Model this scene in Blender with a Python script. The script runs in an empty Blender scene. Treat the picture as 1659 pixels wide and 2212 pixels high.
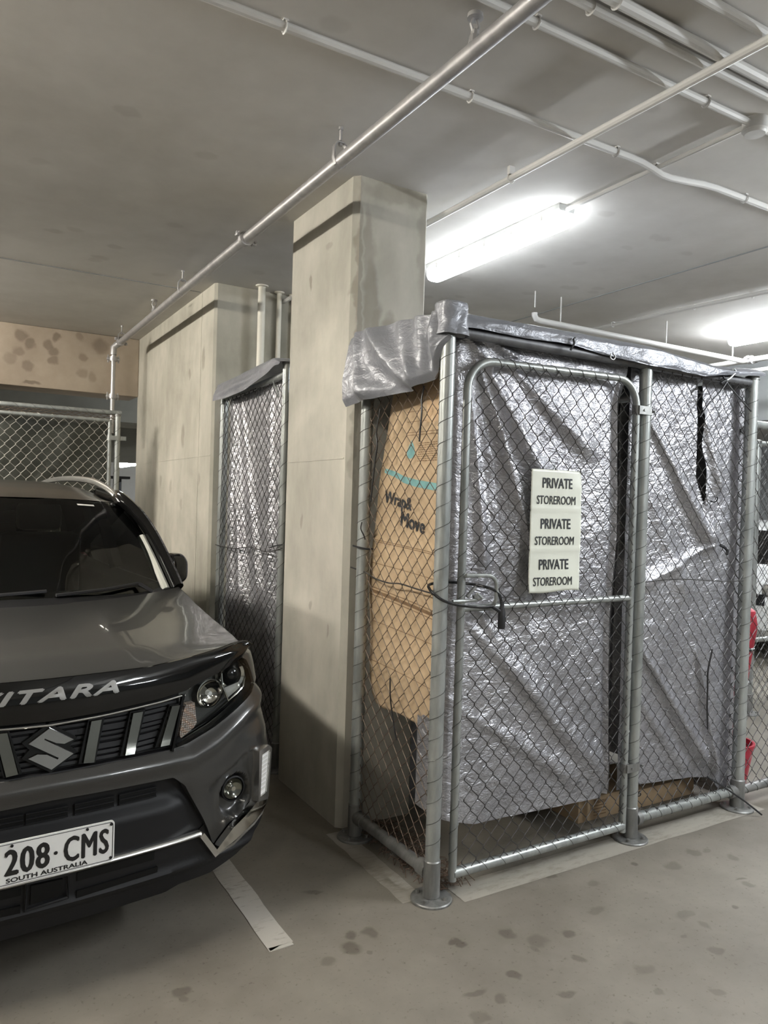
import bpy, math, random
import numpy as np
from mathutils import Vector, Matrix, noise
random.seed(7)
scene = bpy.context.scene
COL = scene.collection
R = math.radians

# ------------------------------------------------------------------ camera
F, YAW, PIT, ROLL, CH = 1607.36, R(30.725), R(-0.7814), R(1.7179), 1.62
fw = Vector((math.sin(YAW)*math.cos(PIT), math.cos(YAW)*math.cos(PIT), math.sin(PIT)))
r0 = Vector((math.cos(YAW), -math.sin(YAW), 0)); u0 = r0.cross(fw)
rt = math.cos(ROLL)*r0 + math.sin(ROLL)*u0; up = -math.sin(ROLL)*r0 + math.cos(ROLL)*u0
cam_d = bpy.data.cameras.new('camera'); cam = bpy.data.objects.new('camera', cam_d); COL.objects.link(cam)
cam.matrix_world = Matrix(((rt.x, up.x, -fw.x, 0), (rt.y, up.y, -fw.y, 0), (rt.z, up.z, -fw.z, CH), (0, 0, 0, 1)))
cam_d.sensor_fit = 'VERTICAL'; cam_d.sensor_height = 24.0; cam_d.lens = F/2212*24.0
cam_d.clip_start = 0.05; cam_d.clip_end = 100
scene.camera = cam
# ------------------------------------------------------------------ light and exposure
vs = scene.view_settings
vs.view_transform = 'Standard'; vs.look = 'None'; vs.gamma = 1.0; vs.use_curve_mapping = False
vs.exposure = 2.4
w = bpy.data.worlds.new('world'); scene.world = w; w.use_nodes = True
w.node_tree.nodes['Background'].inputs[0].default_value = (1, 0.97, 0.93, 1)
w.node_tree.nodes['Background'].inputs[1].default_value = 0.02
COOL, WARM = (0.91, 0.96, 1.0), (1.0, 0.955, 0.865)
LAMP_COOL, LAMP_WARM = 26.0, 26.0   # diffuser emission
# battens: x, y centre, colour, power factor, in view
BATTENS = [  # x, y centre, ceiling drop, colour, power factor
           (2.80, 3.545, 0, COOL, 0.21), (6.03, 3.55, 0, COOL, 0.8),
           (-1.25, 2.6, 0, WARM, 1.5), (-1.25, 6.3, 0, WARM, 1.9), (-1.25, -1.4, .35, WARM, .3),
           (2.80, -1.6, .35, COOL, 1.1), (4.5, 0.75, .35, COOL, 1.55), (9.6, 3.4, 0, COOL, 2.6), (9.6, 8.5, 0, COOL, 1.0),  # all but the first here: unseen fill lamps added to brighten right and far areas
           (4.5, 9.0, .35, COOL, 1.2), (2.75, 13.4, 1.0, COOL, 1.0), (-5.2, 1.5, .35, WARM, .5), (-5.2, 6.0, .35, WARM, .3), (0.8, -4.8, .35, WARM, .3), (5.0, -4.8, .35, COOL, .7)]  # unseen fill lamps added for ambient light, except the one under the far beam

# ------------------------------------------------------------------ materials
MATS = {}
def nodes(name):
    m = bpy.data.materials.new(name); m.use_nodes = True; MATS[name] = m
    nt = m.node_tree; b = nt.nodes['Principled BSDF']
    return m, nt, b
def ln(nt, a, b): nt.links.new(a, b)
def tex_obj(nt):
    t = nt.nodes.new('ShaderNodeTexCoord'); return t.outputs['Object']
def noise_n(nt, vec, scale, detail=4, rough=.55, dist=0, kind='FBM'):
    n = nt.nodes.new('ShaderNodeTexNoise'); n.noise_type = kind
    n.inputs['Scale'].default_value = scale; n.inputs['Detail'].default_value = detail
    n.inputs['Roughness'].default_value = rough; n.inputs['Distortion'].default_value = dist
    ln(nt, vec, n.inputs['Vector']); return n.outputs['Fac']
def scale_v(nt, vec, s):
    m = nt.nodes.new('ShaderNodeMapping'); m.inputs['Scale'].default_value = s; ln(nt, vec, m.inputs['Vector']); return m.outputs[0]
def ramp(nt, fac, stops):
    r = nt.nodes.new('ShaderNodeValToRGB'); ln(nt, fac, r.inputs[0])
    e = r.color_ramp.elements
    while len(e) < len(stops): e.new(.5)
    for el, (p, c) in zip(e, stops):
        el.position = p; el.color = (c[0], c[1], c[2], 1) if hasattr(c, '__len__') else (c, c, c, 1)
    return r.outputs[0]
def mixc(nt, fac, a, b, mode='MIX'):
    m = nt.nodes.new('ShaderNodeMix'); m.data_type = 'RGBA'; m.blend_type = mode
    for s, v in ((m.inputs[0], fac), (m.inputs[6], a), (m.inputs[7], b)):
        if hasattr(v, 'links') or hasattr(v, 'is_linked'): ln(nt, v, s)
        elif hasattr(v, '__len__'): s.default_value = (v[0], v[1], v[2], 1)
        else: s.default_value = v
    return m.outputs[2]
def mth(nt, op, a, b=None, c=None, clamp=False):
    m = nt.nodes.new('ShaderNodeMath'); m.operation = op; m.use_clamp = clamp
    for i, v in enumerate((a, b, c)):
        if v is None: continue
        if isinstance(v, (int, float)): m.inputs[i].default_value = v
        else: ln(nt, v, m.inputs[i])
    return m.outputs[0]
def bump(nt, b, h, strength=.3, dist=.01):
    n = nt.nodes.new('ShaderNodeBump'); n.inputs['Strength'].default_value = strength; n.inputs['Distance'].default_value = dist
    ln(nt, h, n.inputs['Height']); ln(nt, n.outputs[0], b.inputs['Normal'])
def simple(name, color, rough=.5, metal=0., coat=0., spec=None, vary=0, vscale=6, bmp=0, bscale=60, emit=None, estr=0):
    m, nt, b = nodes(name)
    b.inputs['Base Color'].default_value = (*color, 1); b.inputs['Roughness'].default_value = rough
    b.inputs['Metallic'].default_value = metal; b.inputs['Coat Weight'].default_value = coat
    b.inputs['Coat Roughness'].default_value = .04
    if spec is not None: b.inputs['Specular IOR Level'].default_value = spec
    t = tex_obj(nt)
    if vary:
        f = noise_n(nt, t, vscale, 5)
        c = ramp(nt, f, [(.3, tuple(x*(1-vary) for x in color)), (.7, tuple(min(1, x*(1+vary)) for x in color))])
        ln(nt, c, b.inputs['Base Color'])
    if bmp: bump(nt, b, noise_n(nt, t, bscale, 4), bmp, .004)
    if emit: b.inputs['Emission Color'].default_value = (*emit, 1); b.inputs['Emission Strength'].default_value = estr
    return m
def spots(nt, vec, base, pts, tint=(.45, .42, .38)):
    """soft stains and painted shade of fixed place and size"""
    nn = nt.nodes.new('ShaderNodeTexNoise'); nn.inputs['Scale'].default_value = 9; nn.inputs['Detail'].default_value = 3; ln(nt, vec, nn.inputs['Vector'])
    off = nt.nodes.new('ShaderNodeVectorMath'); off.operation = 'MULTIPLY_ADD'
    ln(nt, nn.outputs['Color'], off.inputs[0]); off.inputs[1].default_value = (.09,)*3; off.inputs[2].default_value = (-.045,)*3
    ad = nt.nodes.new('ShaderNodeVectorMath'); ad.operation = 'ADD'; ln(nt, vec, ad.inputs[0]); ln(nt, off.outputs[0], ad.inputs[1])
    cur = None
    for (x, y, z, r, k) in pts:
        rr = r if hasattr(r, '__len__') else (r, r, r)
        s = nt.nodes.new('ShaderNodeMapping'); s.vector_type = 'TEXTURE'
        s.inputs['Location'].default_value = (x, y, z); s.inputs['Scale'].default_value = rr; ln(nt, ad.outputs[0], s.inputs['Vector'])
        d = nt.nodes.new('ShaderNodeVectorMath'); d.operation = 'LENGTH'; ln(nt, s.outputs[0], d.inputs[0])
        mr = nt.nodes.new('ShaderNodeMapRange'); mr.interpolation_type = 'SMOOTHSTEP'
        mr.inputs[1].default_value = .55; mr.inputs[2].default_value = 1.1; mr.inputs[3].default_value = k; mr.inputs[4].default_value = 0
        ln(nt, d.outputs['Value'], mr.inputs[0])
        cur = mr.outputs[0] if cur is None else mth(nt, 'MAXIMUM', cur, mr.outputs[0])
    return mixc(nt, cur, base, mixc(nt, 1.0, base, tint, 'MULTIPLY'))
def concrete(name, c0, c1, rough=.85, scale=1.6, bmp=.12, pts=None, streak=None, tint=(.45, .42, .38), speck=.0):
    m, nt, b = nodes(name); t = tex_obj(nt)
    f1 = noise_n(nt, t, scale, 6, .6, .3)
    f2 = noise_n(nt, scale_v(nt, t, streak) if streak else t, scale*6, 5, .6)
    f = mth(nt, 'ADD', mth(nt, 'MULTIPLY', f1, .72), mth(nt, 'MULTIPLY', f2, .28))
    c = ramp(nt, f, [(.36, c0), (.62, c1)])
    if speck:
        f3 = noise_n(nt, t, 55, 3, .6)
        c = mixc(nt, mth(nt, 'MULTIPLY', ramp(nt, f3, [(.60, 0), (.72, 1)]), speck), c, mixc(nt, 1., c, (.5, .47, .43), 'MULTIPLY'))
    if pts: c = spots(nt, t, c, pts, tint)
    ln(nt, c, b.inputs['Base Color']); b.inputs['Roughness'].default_value = rough
    b.inputs['Specular IOR Level'].default_value = .3
    bump(nt, b, noise_n(nt, t, 30, 5, .6), bmp, .006)
    return m

rs = random.Random(3)
ceil_pts = [(rs.uniform(2.6, 4.1), rs.uniform(2.8, 5.3), 3.21, (.055, .045, .2), .22) for _ in range(26)] + \
           [(rs.uniform(.2, 2.4), rs.uniform(1.7, 5.5), 3.21, (.06, .05, .2), rs.uniform(.15, .3)) for _ in range(22)]
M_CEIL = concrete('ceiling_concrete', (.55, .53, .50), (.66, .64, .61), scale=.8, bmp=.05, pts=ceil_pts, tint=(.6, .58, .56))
wall_pts = [(1.715, 6.05, 2.62, (.1, .035, .06), .5), (1.715, 5.68, 2.70, (.1, .05, .1), .5), (1.715, 6.2, 2.12, (.1, .06, .11), .5),
            (1.715, 5.72, 1.75, (.1, .03, .06), .4), (1.715, 6.9, 1.75, (.1, .05, .07), .4), (1.715, 6.55, 1.7, (.1, .05, .07), .4), (1.715, 6.2, 1.55, (.1, .04, .06), .3),
            (1.703, 3.72, 2.80, (.1, .02, .05), .6), (1.703, 3.5, 2.93, (.1, .05, .02), .3), (1.703, 3.6, 1.05, (.1, .02, .03), .5), (1.703, 3.4, .95, (.1, .015, .05), .5), (1.703, 3.75, 1.5, (.1, .02, .04), .4)]
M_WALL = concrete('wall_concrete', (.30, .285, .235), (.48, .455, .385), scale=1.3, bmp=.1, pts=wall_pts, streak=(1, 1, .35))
M_COL = concrete('column_concrete', (.33, .315, .27), (.50, .475, .41), scale=1.3, bmp=.1, pts=wall_pts[7:] + [(1.80, 3.22, 2.55, (.05, .1, .40), .55), (1.78, 3.22, 2.85, (.03, .1, .25), .4), (1.92, 3.22, 2.46, (.05, .1, .12), .6), (1.84, 3.22, 2.47, (.04, .1, .15), .6), (1.99, 3.22, 2.45, (.03, .1, .09), .5), (1.735, 3.235, 2.4, (.022, .1, .9), .5), (2.11, 3.22, 2.9, (.05, .1, .3), .35), (1.95, 3.22, 3.16, (.25, .1, .05), .35)], streak=(1, 1, .35))  # chamfer strip, right edge and top band are painted shade, the rest stains
beam_pts = []
for x, z, r, k in ((.62, 3.10, .07, .6), (.70, 3.03, .06, .6), (.93, 3.13, .05, .7), (.86, 3.04, .06, .6), (.90, 2.98, .06, .6), (.60, 2.95, .06, .45), (.53, 2.88, .07, .35),
                   (.90, 2.89, .055, .55), (.68, 2.82, .055, .5), (1.14, 3.16, .045, .4), (1.34, 3.09, .09, .5), (1.17, 2.96, .05, .5), (1.17, 2.81, .06, .4), (1.27, 2.77, .055, .4), (.72, 2.66, (.1, .5, .02), .7)):
    beam_pts.append((x, 7.9, z, r, k))
M_BEAM = concrete('beam_concrete', (.33, .27, .21), (.43, .36, .285), scale=1.2, bmp=.1, pts=beam_pts, tint=(.4, .37, .36))
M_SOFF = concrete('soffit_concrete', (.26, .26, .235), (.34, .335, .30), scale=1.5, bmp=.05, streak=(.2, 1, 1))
fl = random.Random(11); floor_pts = []
for x, y, rx, ry, k in ((1.35, 2.75, .05, .02, .5), (1.30, 2.33, .045, .05, .6), (1.42, 2.38, .03, .05, .5), (1.55, 1.93, .06, .02, .5), (1.72, 1.93, .03, .03, .6), (1.62, 1.86, .03, .03, .5), (1.50, 1.82, .03, .03, .4),
                        (1.30, 1.42, .03, .09, .35), (1.22, 1.35, .03, .05, .45), (.98, 1.30, .04, .04, .55), (.75, 1.80, .03, .04, .5), (.83, 1.83, .02, .04, .45), (.62, 2.10, .05, .04, .4),
                        (1.87, 2.15, .04, .03, .45), (1.95, 2.05, .05, .05, .35), (1.20, 2.30, .03, .03, .4), (2.3, 2.1, .05, .03, .35), (2.45, 2.25, .04, .03, .35), (2.9, 2.2, .05, .04, .4), (3.1, 2.25, .04, .03, .4), (2.15, 1.75, .05, .04, .3), (1.9, 1.55, .04, .04, .35), (1.75, 1.25, .05, .04, .4), (1.6, 1.2, .03, .03, .3), (2.6, 1.9, .06, .03, .3)):
    floor_pts.append((x, y, 0, (rx, ry, .2), k))
for _ in range(44): floor_pts.append((fl.uniform(.6, 3.3), fl.uniform(1.0, 2.4), 0, (fl.uniform(.012, .035), fl.uniform(.012, .035), .2), fl.uniform(.3, .65)))
M_FLOOR = concrete('floor_concrete', (.142, .127, .104), (.205, .186, .155), rough=.62, scale=1.1, bmp=.06, pts=floor_pts, tint=(.33, .30, .26), speck=.6)
def paint_mat(name, paint, k):
    m, nt, b = nodes(name); t = tex_obj(nt)
    f = noise_n(nt, scale_v(nt, t, (1, 3, 1)), 14, 6, .7)
    f0 = noise_n(nt, t, 2.0, 3)
    c = mixc(nt, mth(nt, 'MULTIPLY', ramp(nt, mth(nt, 'ADD', mth(nt, 'MULTIPLY', f, .6), mth(nt, 'MULTIPLY', f0, .4)), [(.36, 0), (.5, 1)]), k), (.215, .197, .165), paint)
    ln(nt, c, b.inputs['Base Color']); b.inputs['Roughness'].default_value = .7
    bump(nt, b, f, .3, .003); return m
M_LINE = paint_mat('worn_white_paint', (.44, .415, .37), .9)
M_LINE2 = paint_mat('faded_white_paint', (.38, .355, .31), .55)

def galv(name, a, bcol, rough=.38, metal=.75):
    m, nt, b = nodes(name); t = tex_obj(nt)
    f = noise_n(nt, scale_v(nt, t, (1, 1, .25)), 22, 4, .6)
    ln(nt, ramp(nt, f, [(.35, a), (.65, bcol)]), b.inputs['Base Color'])
    ln(nt, mth(nt, 'MULTIPLY_ADD', f, .25, rough-.12), b.inputs['Roughness']); b.inputs['Metallic'].default_value = metal
    bump(nt, b, noise_n(nt, t, 90, 3), .08, .002); return m
M_GALV = galv('galvanised_steel', (.27, .285, .275), (.40, .415, .40), metal=.5)
M_GALVD = galv('dull_galvanised_steel', (.16, .16, .155), (.27, .27, .26), .45, .5)
M_RAILD = galv('shaded_rail_steel', (.10, .10, .105), (.16, .16, .165), .5, .4)  # steel colour darkened to stand for the shade under the cover hem
M_PIPE = galv('sprinkler_steel', (.36, .35, .35), (.45, .44, .43), .42, .6)
M_WIRE = simple('fence_wire', (.05, .047, .045), .5, .3)
M_LACE = simple('lacing_wire', (.10, .10, .095), .45, .5)
M_WIREL = simple('fence_wire_light', (.34, .325, .29), .5, .4)
M_WIREH = simple('fence_wire_rusty', (.13, .095, .07), .6, .3)
def tarp(name, a, bcol, metal=.45, rough=.36, bs=.55, rid=.26):
    m, nt, b = nodes(name); t = tex_obj(nt)
    r1 = noise_n(nt, t, 5.5, 3, .5, 1.0, 'RIDGED_MULTIFRACTAL'); r2 = noise_n(nt, scale_v(nt, t, (1, 1, 1.5)), 13, 3, .55, 1.6); r3 = noise_n(nt, t, 2.2, 3)
    ln(nt, ramp(nt, r3, [(.35, a), (.65, bcol)]), b.inputs['Base Color'])
    b.inputs['Metallic'].default_value = metal
    ln(nt, mth(nt, 'MULTIPLY_ADD', r2, .3, rough-.15), b.inputs['Roughness'])
    r4 = noise_n(nt, scale_v(nt, t, (1, 1, 1.6)), 38, 2, .5, 1.5)
    h = mth(nt, 'ADD', mth(nt, 'ADD', mth(nt, 'MULTIPLY', r1, rid), mth(nt, 'MULTIPLY', r2, .62)), mth(nt, 'MULTIPLY', r4, .22))
    bump(nt, b, h, bs, .030); return m
M_TARP = tarp('silver_tarpaulin', (.40, .395, .42), (.50, .495, .52), .62, .34, .62)
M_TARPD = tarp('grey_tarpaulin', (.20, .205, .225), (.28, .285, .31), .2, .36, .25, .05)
M_TARPG = tarp('dark_green_shade_cloth', (.03, .032, .025), (.05, .052, .041), .1, .5, .25)
M_CARD = simple('cardboard', (.47, .345, .215), .8, vary=.13, vscale=4, bmp=.25, bscale=14)
M_TEAL = simple('teal_print', (.17, .36, .36), .75)
M_INK = simple('black_ink', (.02, .022, .025), .7)
M_INKB = simple('brown_ink', (.20, .12, .06), .8)
M_TAPE = simple('clear_tape', (.60, .42, .25), .12, coat=.6)
M_PAPER = simple('laminated_paper', (.72, .73, .64), .35, vary=.03)
M_PVC = simple('cream_pvc', (.66, .63, .54), .45)
M_COND = simple('painted_conduit', (.62, .61, .59), .5)
M_RUB = simple('black_rubber', (.018, .018, .02), .45)
M_CABLE = simple('lock_sheath', (.012, .012, .013), .22, coat=.5)
M_LEAF = simple('dry_litter', (.10, .065, .045), .9, vary=.4, vscale=30)
M_HOUSE = simple('batten_housing', (.62, .64, .64), .5)
def emis(name, colr, s):
    m, nt, b = nodes(name)
    b.inputs['Base Color'].default_value = (.9, .9, .9, 1)
    b.inputs['Emission Color'].default_value = (*colr, 1); b.inputs['Emission Strength'].default_value = s
    return m
# car
def carpaint(name, colr, flake=.04):
    m, nt, b = nodes(name); t = tex_obj(nt)
    f = noise_n(nt, t, 420, 2)
    ln(nt, ramp(nt, f, [(.4, tuple(x*(1-flake) for x in colr)), (.6, tuple(x*(1+flake) for x in colr))]), b.inputs['Base Color'])
    b.inputs['Metallic'].default_value = .55; b.inputs['Roughness'].default_value = .30
    b.inputs['Coat Weight'].default_value = .6; b.inputs['Coat Roughness'].default_value = .03
    return m
M_PAINT = carpaint('grey_car_paint', (.060, .0595, .058))
M_ROOF = simple('black_car_paint', (.018, .018, .017), .22, .2)
M_GLOSS = simple('gloss_black', (.005, .005, .005), .05)
M_PLAST = simple('black_plastic', (.010, .010, .011), .5, spec=.3, bmp=.04, bscale=300)
M_PLASD = simple('recess_shade_plastic', (.005, .005, .005), .6, spec=.2)  # near-black copy that paints shade into slots, gaps and recesses
M_CHROME = simple('chrome', (.62, .61, .58), .08, 1.)
M_SATIN = simple('satin_silver', (.55, .54, .52), .25, .9)
M_LETTER = simple('grey_badge_lettering', (.22, .215, .205), .4, .3)
M_DIMCHROME = simple('dimmed_chrome', (.30, .30, .27), .10, 1.)  # chrome colour dimmed for the reflected floor and the inset fog lamp
M_TYRE = simple('tyre_rubber', (.02, .02, .02), .8, bmp=.2, bscale=60)
M_PLATE = simple('plate_white', (.80, .80, .78), .35)
M_PLINK = simple('plate_black', (.012, .012, .012), .4)
M_AMBER = simple('amber_reflector', (.55, .22, .10), .25, .2)
M_FACET, nt, b = nodes('indicator_reflector'); t = tex_obj(nt)
v = nt.nodes.new('ShaderNodeTexVoronoi'); v.inputs['Scale'].default_value = 130; v.inputs['Randomness'].default_value = .15; ln(nt, t, v.inputs['Vector'])
ln(nt, ramp(nt, v.outputs['Distance'], [(.25, (.95, .93, .9)), (.6, (.68, .48, .38))]), b.inputs['Base Color'])
b.inputs['Metallic'].default_value = .5; b.inputs['Roughness'].default_value = .2; bump(nt, b, v.outputs['Distance'], .8, .01)
M_SEAT = simple('seat_fabric', (.03, .03, .032), .8)
M_TRIM = simple('light_interior_trim', (.50, .50, .45), .6)
def glass(name, tint, gl=.05, ior=1.5):
    m = bpy.data.materials.new(name); m.use_nodes = True; MATS[name] = m; nt = m.node_tree
    nt.nodes.remove(nt.nodes['Principled BSDF']); out = nt.nodes['Material Output']
    tr = nt.nodes.new('ShaderNodeBsdfTransparent'); tr.inputs[0].default_value = (*tint, 1)
    g = nt.nodes.new('ShaderNodeBsdfGlossy'); g.inputs['Roughness'].default_value = .01 + gl*.2
    fr = nt.nodes.new('ShaderNodeFresnel'); fr.inputs[0].default_value = ior
    mx = nt.nodes.new('ShaderNodeMixShader'); ln(nt, fr.outputs[0], mx.inputs[0]); ln(nt, tr.outputs[0], mx.inputs[1]); ln(nt, g.outputs[0], mx.inputs[2])
    ln(nt, mx.outputs[0], out.inputs[0]); return m
M_GLASS = glass('windscreen_glass', (.50, .53, .48)); M_GLASSD = glass('tinted_glass', (.34, .36, .35)); M_LENS = glass('clear_lens', (.93, .94, .93), ior=1.35)
M_WHITECAR = simple('white_car_paint', (.75, .75, .74), .25, coat=.7)
M_RED = simple('red_fabric', (.32, .02, .035), .6, vary=.15)
M_REDP = simple('red_plastic', (.36, .02, .04), .35)
M_WHITE = simple('white_painted_wall', (.70, .69, .66), .8, vary=.03)
M_GREYW = simple('grey_painted_wall', (.30, .31, .31), .8, vary=.05)

# ------------------------------------------------------------------ geometry helpers
WM = {}
def fin(me, angle=35):
    me.shade_smooth(); me.set_sharp_from_angle(angle=R(angle))
class MB:
    def __init__(s): s.v = []; s.f = []
    def add(s, vs_, fs):
        n = len(s.v); s.v += [tuple(p) for p in vs_]; s.f += [tuple(i+n for i in q) for q in fs]
    def box(s, c, d, rz=0., ry=0., bev=0.):
        x, y, z = (q/2 for q in d); M = Matrix.Rotation(rz, 3, 'Z') @ Matrix.Rotation(ry, 3, 'Y')
        if bev <= 0:
            P = [(-x, -y, -z), (x, -y, -z), (x, y, -z), (-x, y, -z), (-x, -y, z), (x, -y, z), (x, y, z), (-x, y, z)]
            s.add([Vector(c) + M @ Vector(p) for p in P], [(3, 2, 1, 0), (4, 5, 6, 7), (0, 1, 5, 4), (1, 2, 6, 5), (2, 3, 7, 6), (3, 0, 4, 7)])
        else:
            import bmesh
            bm = bmesh.new(); bmesh.ops.create_cube(bm, size=1)
            for q in bm.verts: q.co = Vector((q.co.x*d[0], q.co.y*d[1], q.co.z*d[2]))
            bmesh.ops.bevel(bm, geom=list(bm.edges), offset=bev, segments=2, affect='EDGES', profile=.5)
            bm.verts.index_update()
            s.add([Vector(c) + M @ q.co for q in bm.verts], [tuple(q.index for q in fc.verts) for fc in bm.faces]); bm.free()
        return s
    def tube(s, pts, r, n=8, closed=False, caps=True, flat=None):
        pts = [Vector(p) for p in pts]; m = len(pts)
        if m < 2: return s
        rr = r if hasattr(r, '__len__') else [r]*m
        T = []
        for i in range(m):
            a = pts[i-1] if (i > 0 or closed) else pts[i]; b_ = pts[(i+1) % m] if (i < m-1 or closed) else pts[i]
            d = b_-a; T.append(d.normalized() if d.length > 1e-9 else Vector((0, 0, 1)))
        up_ = Vector((0, 0, 1)) if abs(T[0].z) < .9 else Vector((1, 0, 0))
        N = (up_ - T[0]*up_.dot(T[0])).normalized(); rings = []
        for i in range(m):
            N = N - T[i]*N.dot(T[i])
            N = N.normalized() if N.length > 1e-6 else T[i].orthogonal().normalized()
            B = T[i].cross(N); fx = flat or (1, 1)
            rings.append([pts[i] + (N*math.cos(2*math.pi*k/n)*fx[0] + B*math.sin(2*math.pi*k/n)*fx[1])*rr[i] for k in range(n)])
        vv = [p for q in rings for p in q]; ff = []
        for i in range(m if closed else m-1):
            for k in range(n):
                a, b_ = i*n+k, i*n+(k+1) % n; c, d = ((i+1) % m)*n+(k+1) % n, ((i+1) % m)*n+k
                ff.append((a, b_, c, d))
        if caps and not closed: ff += [tuple(range(n-1, -1, -1)), tuple((m-1)*n+k for k in range(n))]
        s.add(vv, ff); return s
    def grid(s, fn, nu, nv, flip=False):
        vv = [fn(i/(nu-1), j/(nv-1)) for i in range(nu) for j in range(nv)]
        ff = []
        for i in range(nu-1):
            for j in range(nv-1):
                q = (i*nv+j, (i+1)*nv+j, (i+1)*nv+j+1, i*nv+j+1); ff.append(q[::-1] if flip else q)
        s.add(vv, ff); return s
    def prism(s, poly, fn, d0, d1):
        """poly: 2D points; fn(a,b,d) -> 3D; closed solid between depths d0 and d1"""
        n = len(poly); vv = [fn(a, b_, d0) for a, b_ in poly] + [fn(a, b_, d1) for a, b_ in poly]
        s.add(vv, [tuple(range(n)), tuple(range(2*n-1, n-1, -1))] + [(i, (i+1) % n + 0, (i+1) % n + n, i+n)[::-1] for i in range(n)]); return s
    def lathe(s, prof, o, ax=(0, 0, 1), n=20):
        ax = Vector(ax).normalized(); a = ax.orthogonal().normalized(); b_ = ax.cross(a); o = Vector(o)
        vv = [o + ax*h + (a*math.cos(2*math.pi*k/n) + b_*math.sin(2*math.pi*k/n))*r for r, h in prof for k in range(n)]
        ff = [(i*n+k, i*n+(k+1) % n, (i+1)*n+(k+1) % n, (i+1)*n+k) for i in range(len(prof)-1) for k in range(n)]
        s.add(vv, ff); return s
    def build(s, name, m, parent=None, local=False, angle=35, solid=0, clean=False):
        P = WM.get(parent.name, Matrix.Identity(4)) if parent else Matrix.Identity(4)
        vv = s.v
        if parent and not local:
            I = P.inverted(); vv = [I @ Vector(p) for p in vv]
        me = bpy.data.meshes.new(name); me.from_pydata(vv, [], s.f); me.materials.append(m); me.update()
        import bmesh
        bm = bmesh.new(); bm.from_mesh(me)
        if clean: bmesh.ops.remove_doubles(bm, verts=bm.verts, dist=1e-5)
        bmesh.ops.recalc_face_normals(bm, faces=bm.faces); bm.to_mesh(me); bm.free()
        fin(me, angle)
        o = bpy.data.objects.new(name, me); COL.objects.link(o); o.parent = parent; WM[o.name] = P
        if solid:
            md = o.modifiers.new('solid', 'SOLIDIFY'); md.thickness = solid; md.offset = 0
        return o
def tag(o, label, cat, group=None, kind=None):
    o['label'] = label; o['category'] = cat
    if group: o['group'] = group
    if kind: o['kind'] = kind
    return o
def thing(name, label, cat, loc=(0, 0, 0), rz=0, group=None):
    o = bpy.data.objects.new(name, None); COL.objects.link(o); o.location = loc; o.rotation_euler = (0, 0, rz)
    o.empty_display_size = .1
    WM[o.name] = Matrix.Translation(loc) @ Matrix.Rotation(rz, 4, 'Z'); return tag(o, label, cat, group)
def struct(name, mb, m, **k):
    o = mb.build(name, m, **k); o['kind'] = 'structure'; return o
def text(body, fn, m, name, parent, width=None, height=None, depth=.001, shear=0, bold=0, local=False, cx=0., cy=0., align='CENTER', space=1.):
    """lettering mapped by fn(a, b, d); width/height fit the block, centred on cx, cy"""
    c = bpy.data.curves.new('letters', 'FONT'); c.body = body; c.size = 1; c.align_x = align; c.shear = shear; c.space_character = space
    c.fill_mode = 'FRONT'; c.resolution_u = 3
    o = bpy.data.objects.new('letters', c); COL.objects.link(o); bpy.context.view_layer.update()
    me = bpy.data.meshes.new_from_object(o.evaluated_get(bpy.context.evaluated_depsgraph_get()))
    vs_ = [q.co.copy() for q in me.vertices]; fs = [tuple(p.vertices) for p in me.polygons]
    bpy.data.objects.remove(o); bpy.data.curves.remove(c); bpy.data.meshes.remove(me)
    xs = [q.x for q in vs_]; ys = [q.y for q in vs_]
    sx = width/(max(xs)-min(xs)) if width else None; sy = height/(max(ys)-min(ys)) if height else None
    sx = sx or sy; sy = sy or sx; mx = (max(xs)+min(xs))/2; my = (max(ys)+min(ys))/2
    mb = MB(); sh = [(0, 0)] if not bold else [(-1, 0), (1, 0), (0, -1), (0, 1), (0, 0)]
    k = bold*sx if bold else 0
    for n_, (p, r_) in enumerate(sh): mb.add([fn(cx+(q.x-mx)*(sx-2*k/(max(xs)-min(xs)))+p*k, cy+(q.y-my)*(sy-2*k*.7/(max(ys)-min(ys)))+r_*k*.7, depth+n_*4e-5) for q in vs_], fs)
    return mb.build(name, m, parent, local)
def lerp(a, b_, t): return a+(b_-a)*t
def sstep(a, b_, x):
    t = min(1, max(0, (x-a)/(b_-a))); return t*t*(3-2*t)
def tab(pts, x):
    return float(np.interp(x, [p[0] for p in pts], [p[1] for p in pts]))
def smooth_tab(pts, x, h=.02):
    return (tab(pts, x-h)+2*tab(pts, x)+tab(pts, x+h))/4
def arc(c, r, a0, a1, n, fn): return [fn(c[0]+r*math.cos(lerp(a0, a1, i/n)), c[1]+r*math.sin(lerp(a0, a1, i/n))) for i in range(n+1)]
def helix(mb, p0, p1, rad, pitch, r, ph=0., segs=12):
    p0 = Vector(p0); p1 = Vector(p1); d = p1-p0; L = d.length; ax = d.normalized(); a = ax.orthogonal().normalized(); b_ = ax.cross(a)
    n = int(L/pitch*segs); pts = []
    for i in range(n+1):
        h = L*i/n; t = 2*math.pi*h/pitch + ph
        pts.append(p0+ax*h+(a*math.cos(t)+b_*math.sin(t))*(rad+r))
    mb.tube(pts, r, 4)
def cr_spline(P, n=6):
    out = []; P = [Vector(p) for p in P]
    for i in range(len(P)-1):
        a, b_, c, d = P[max(i-1, 0)], P[i], P[i+1], P[min(i+2, len(P)-1)]
        for k in range(n):
            t = k/n; out.append(.5*((2*b_)+(c-a)*t+(2*a-5*b_+4*c-d)*t*t+(3*b_-a-3*c+d)*t**3))
    return out+[P[-1]]
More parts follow.
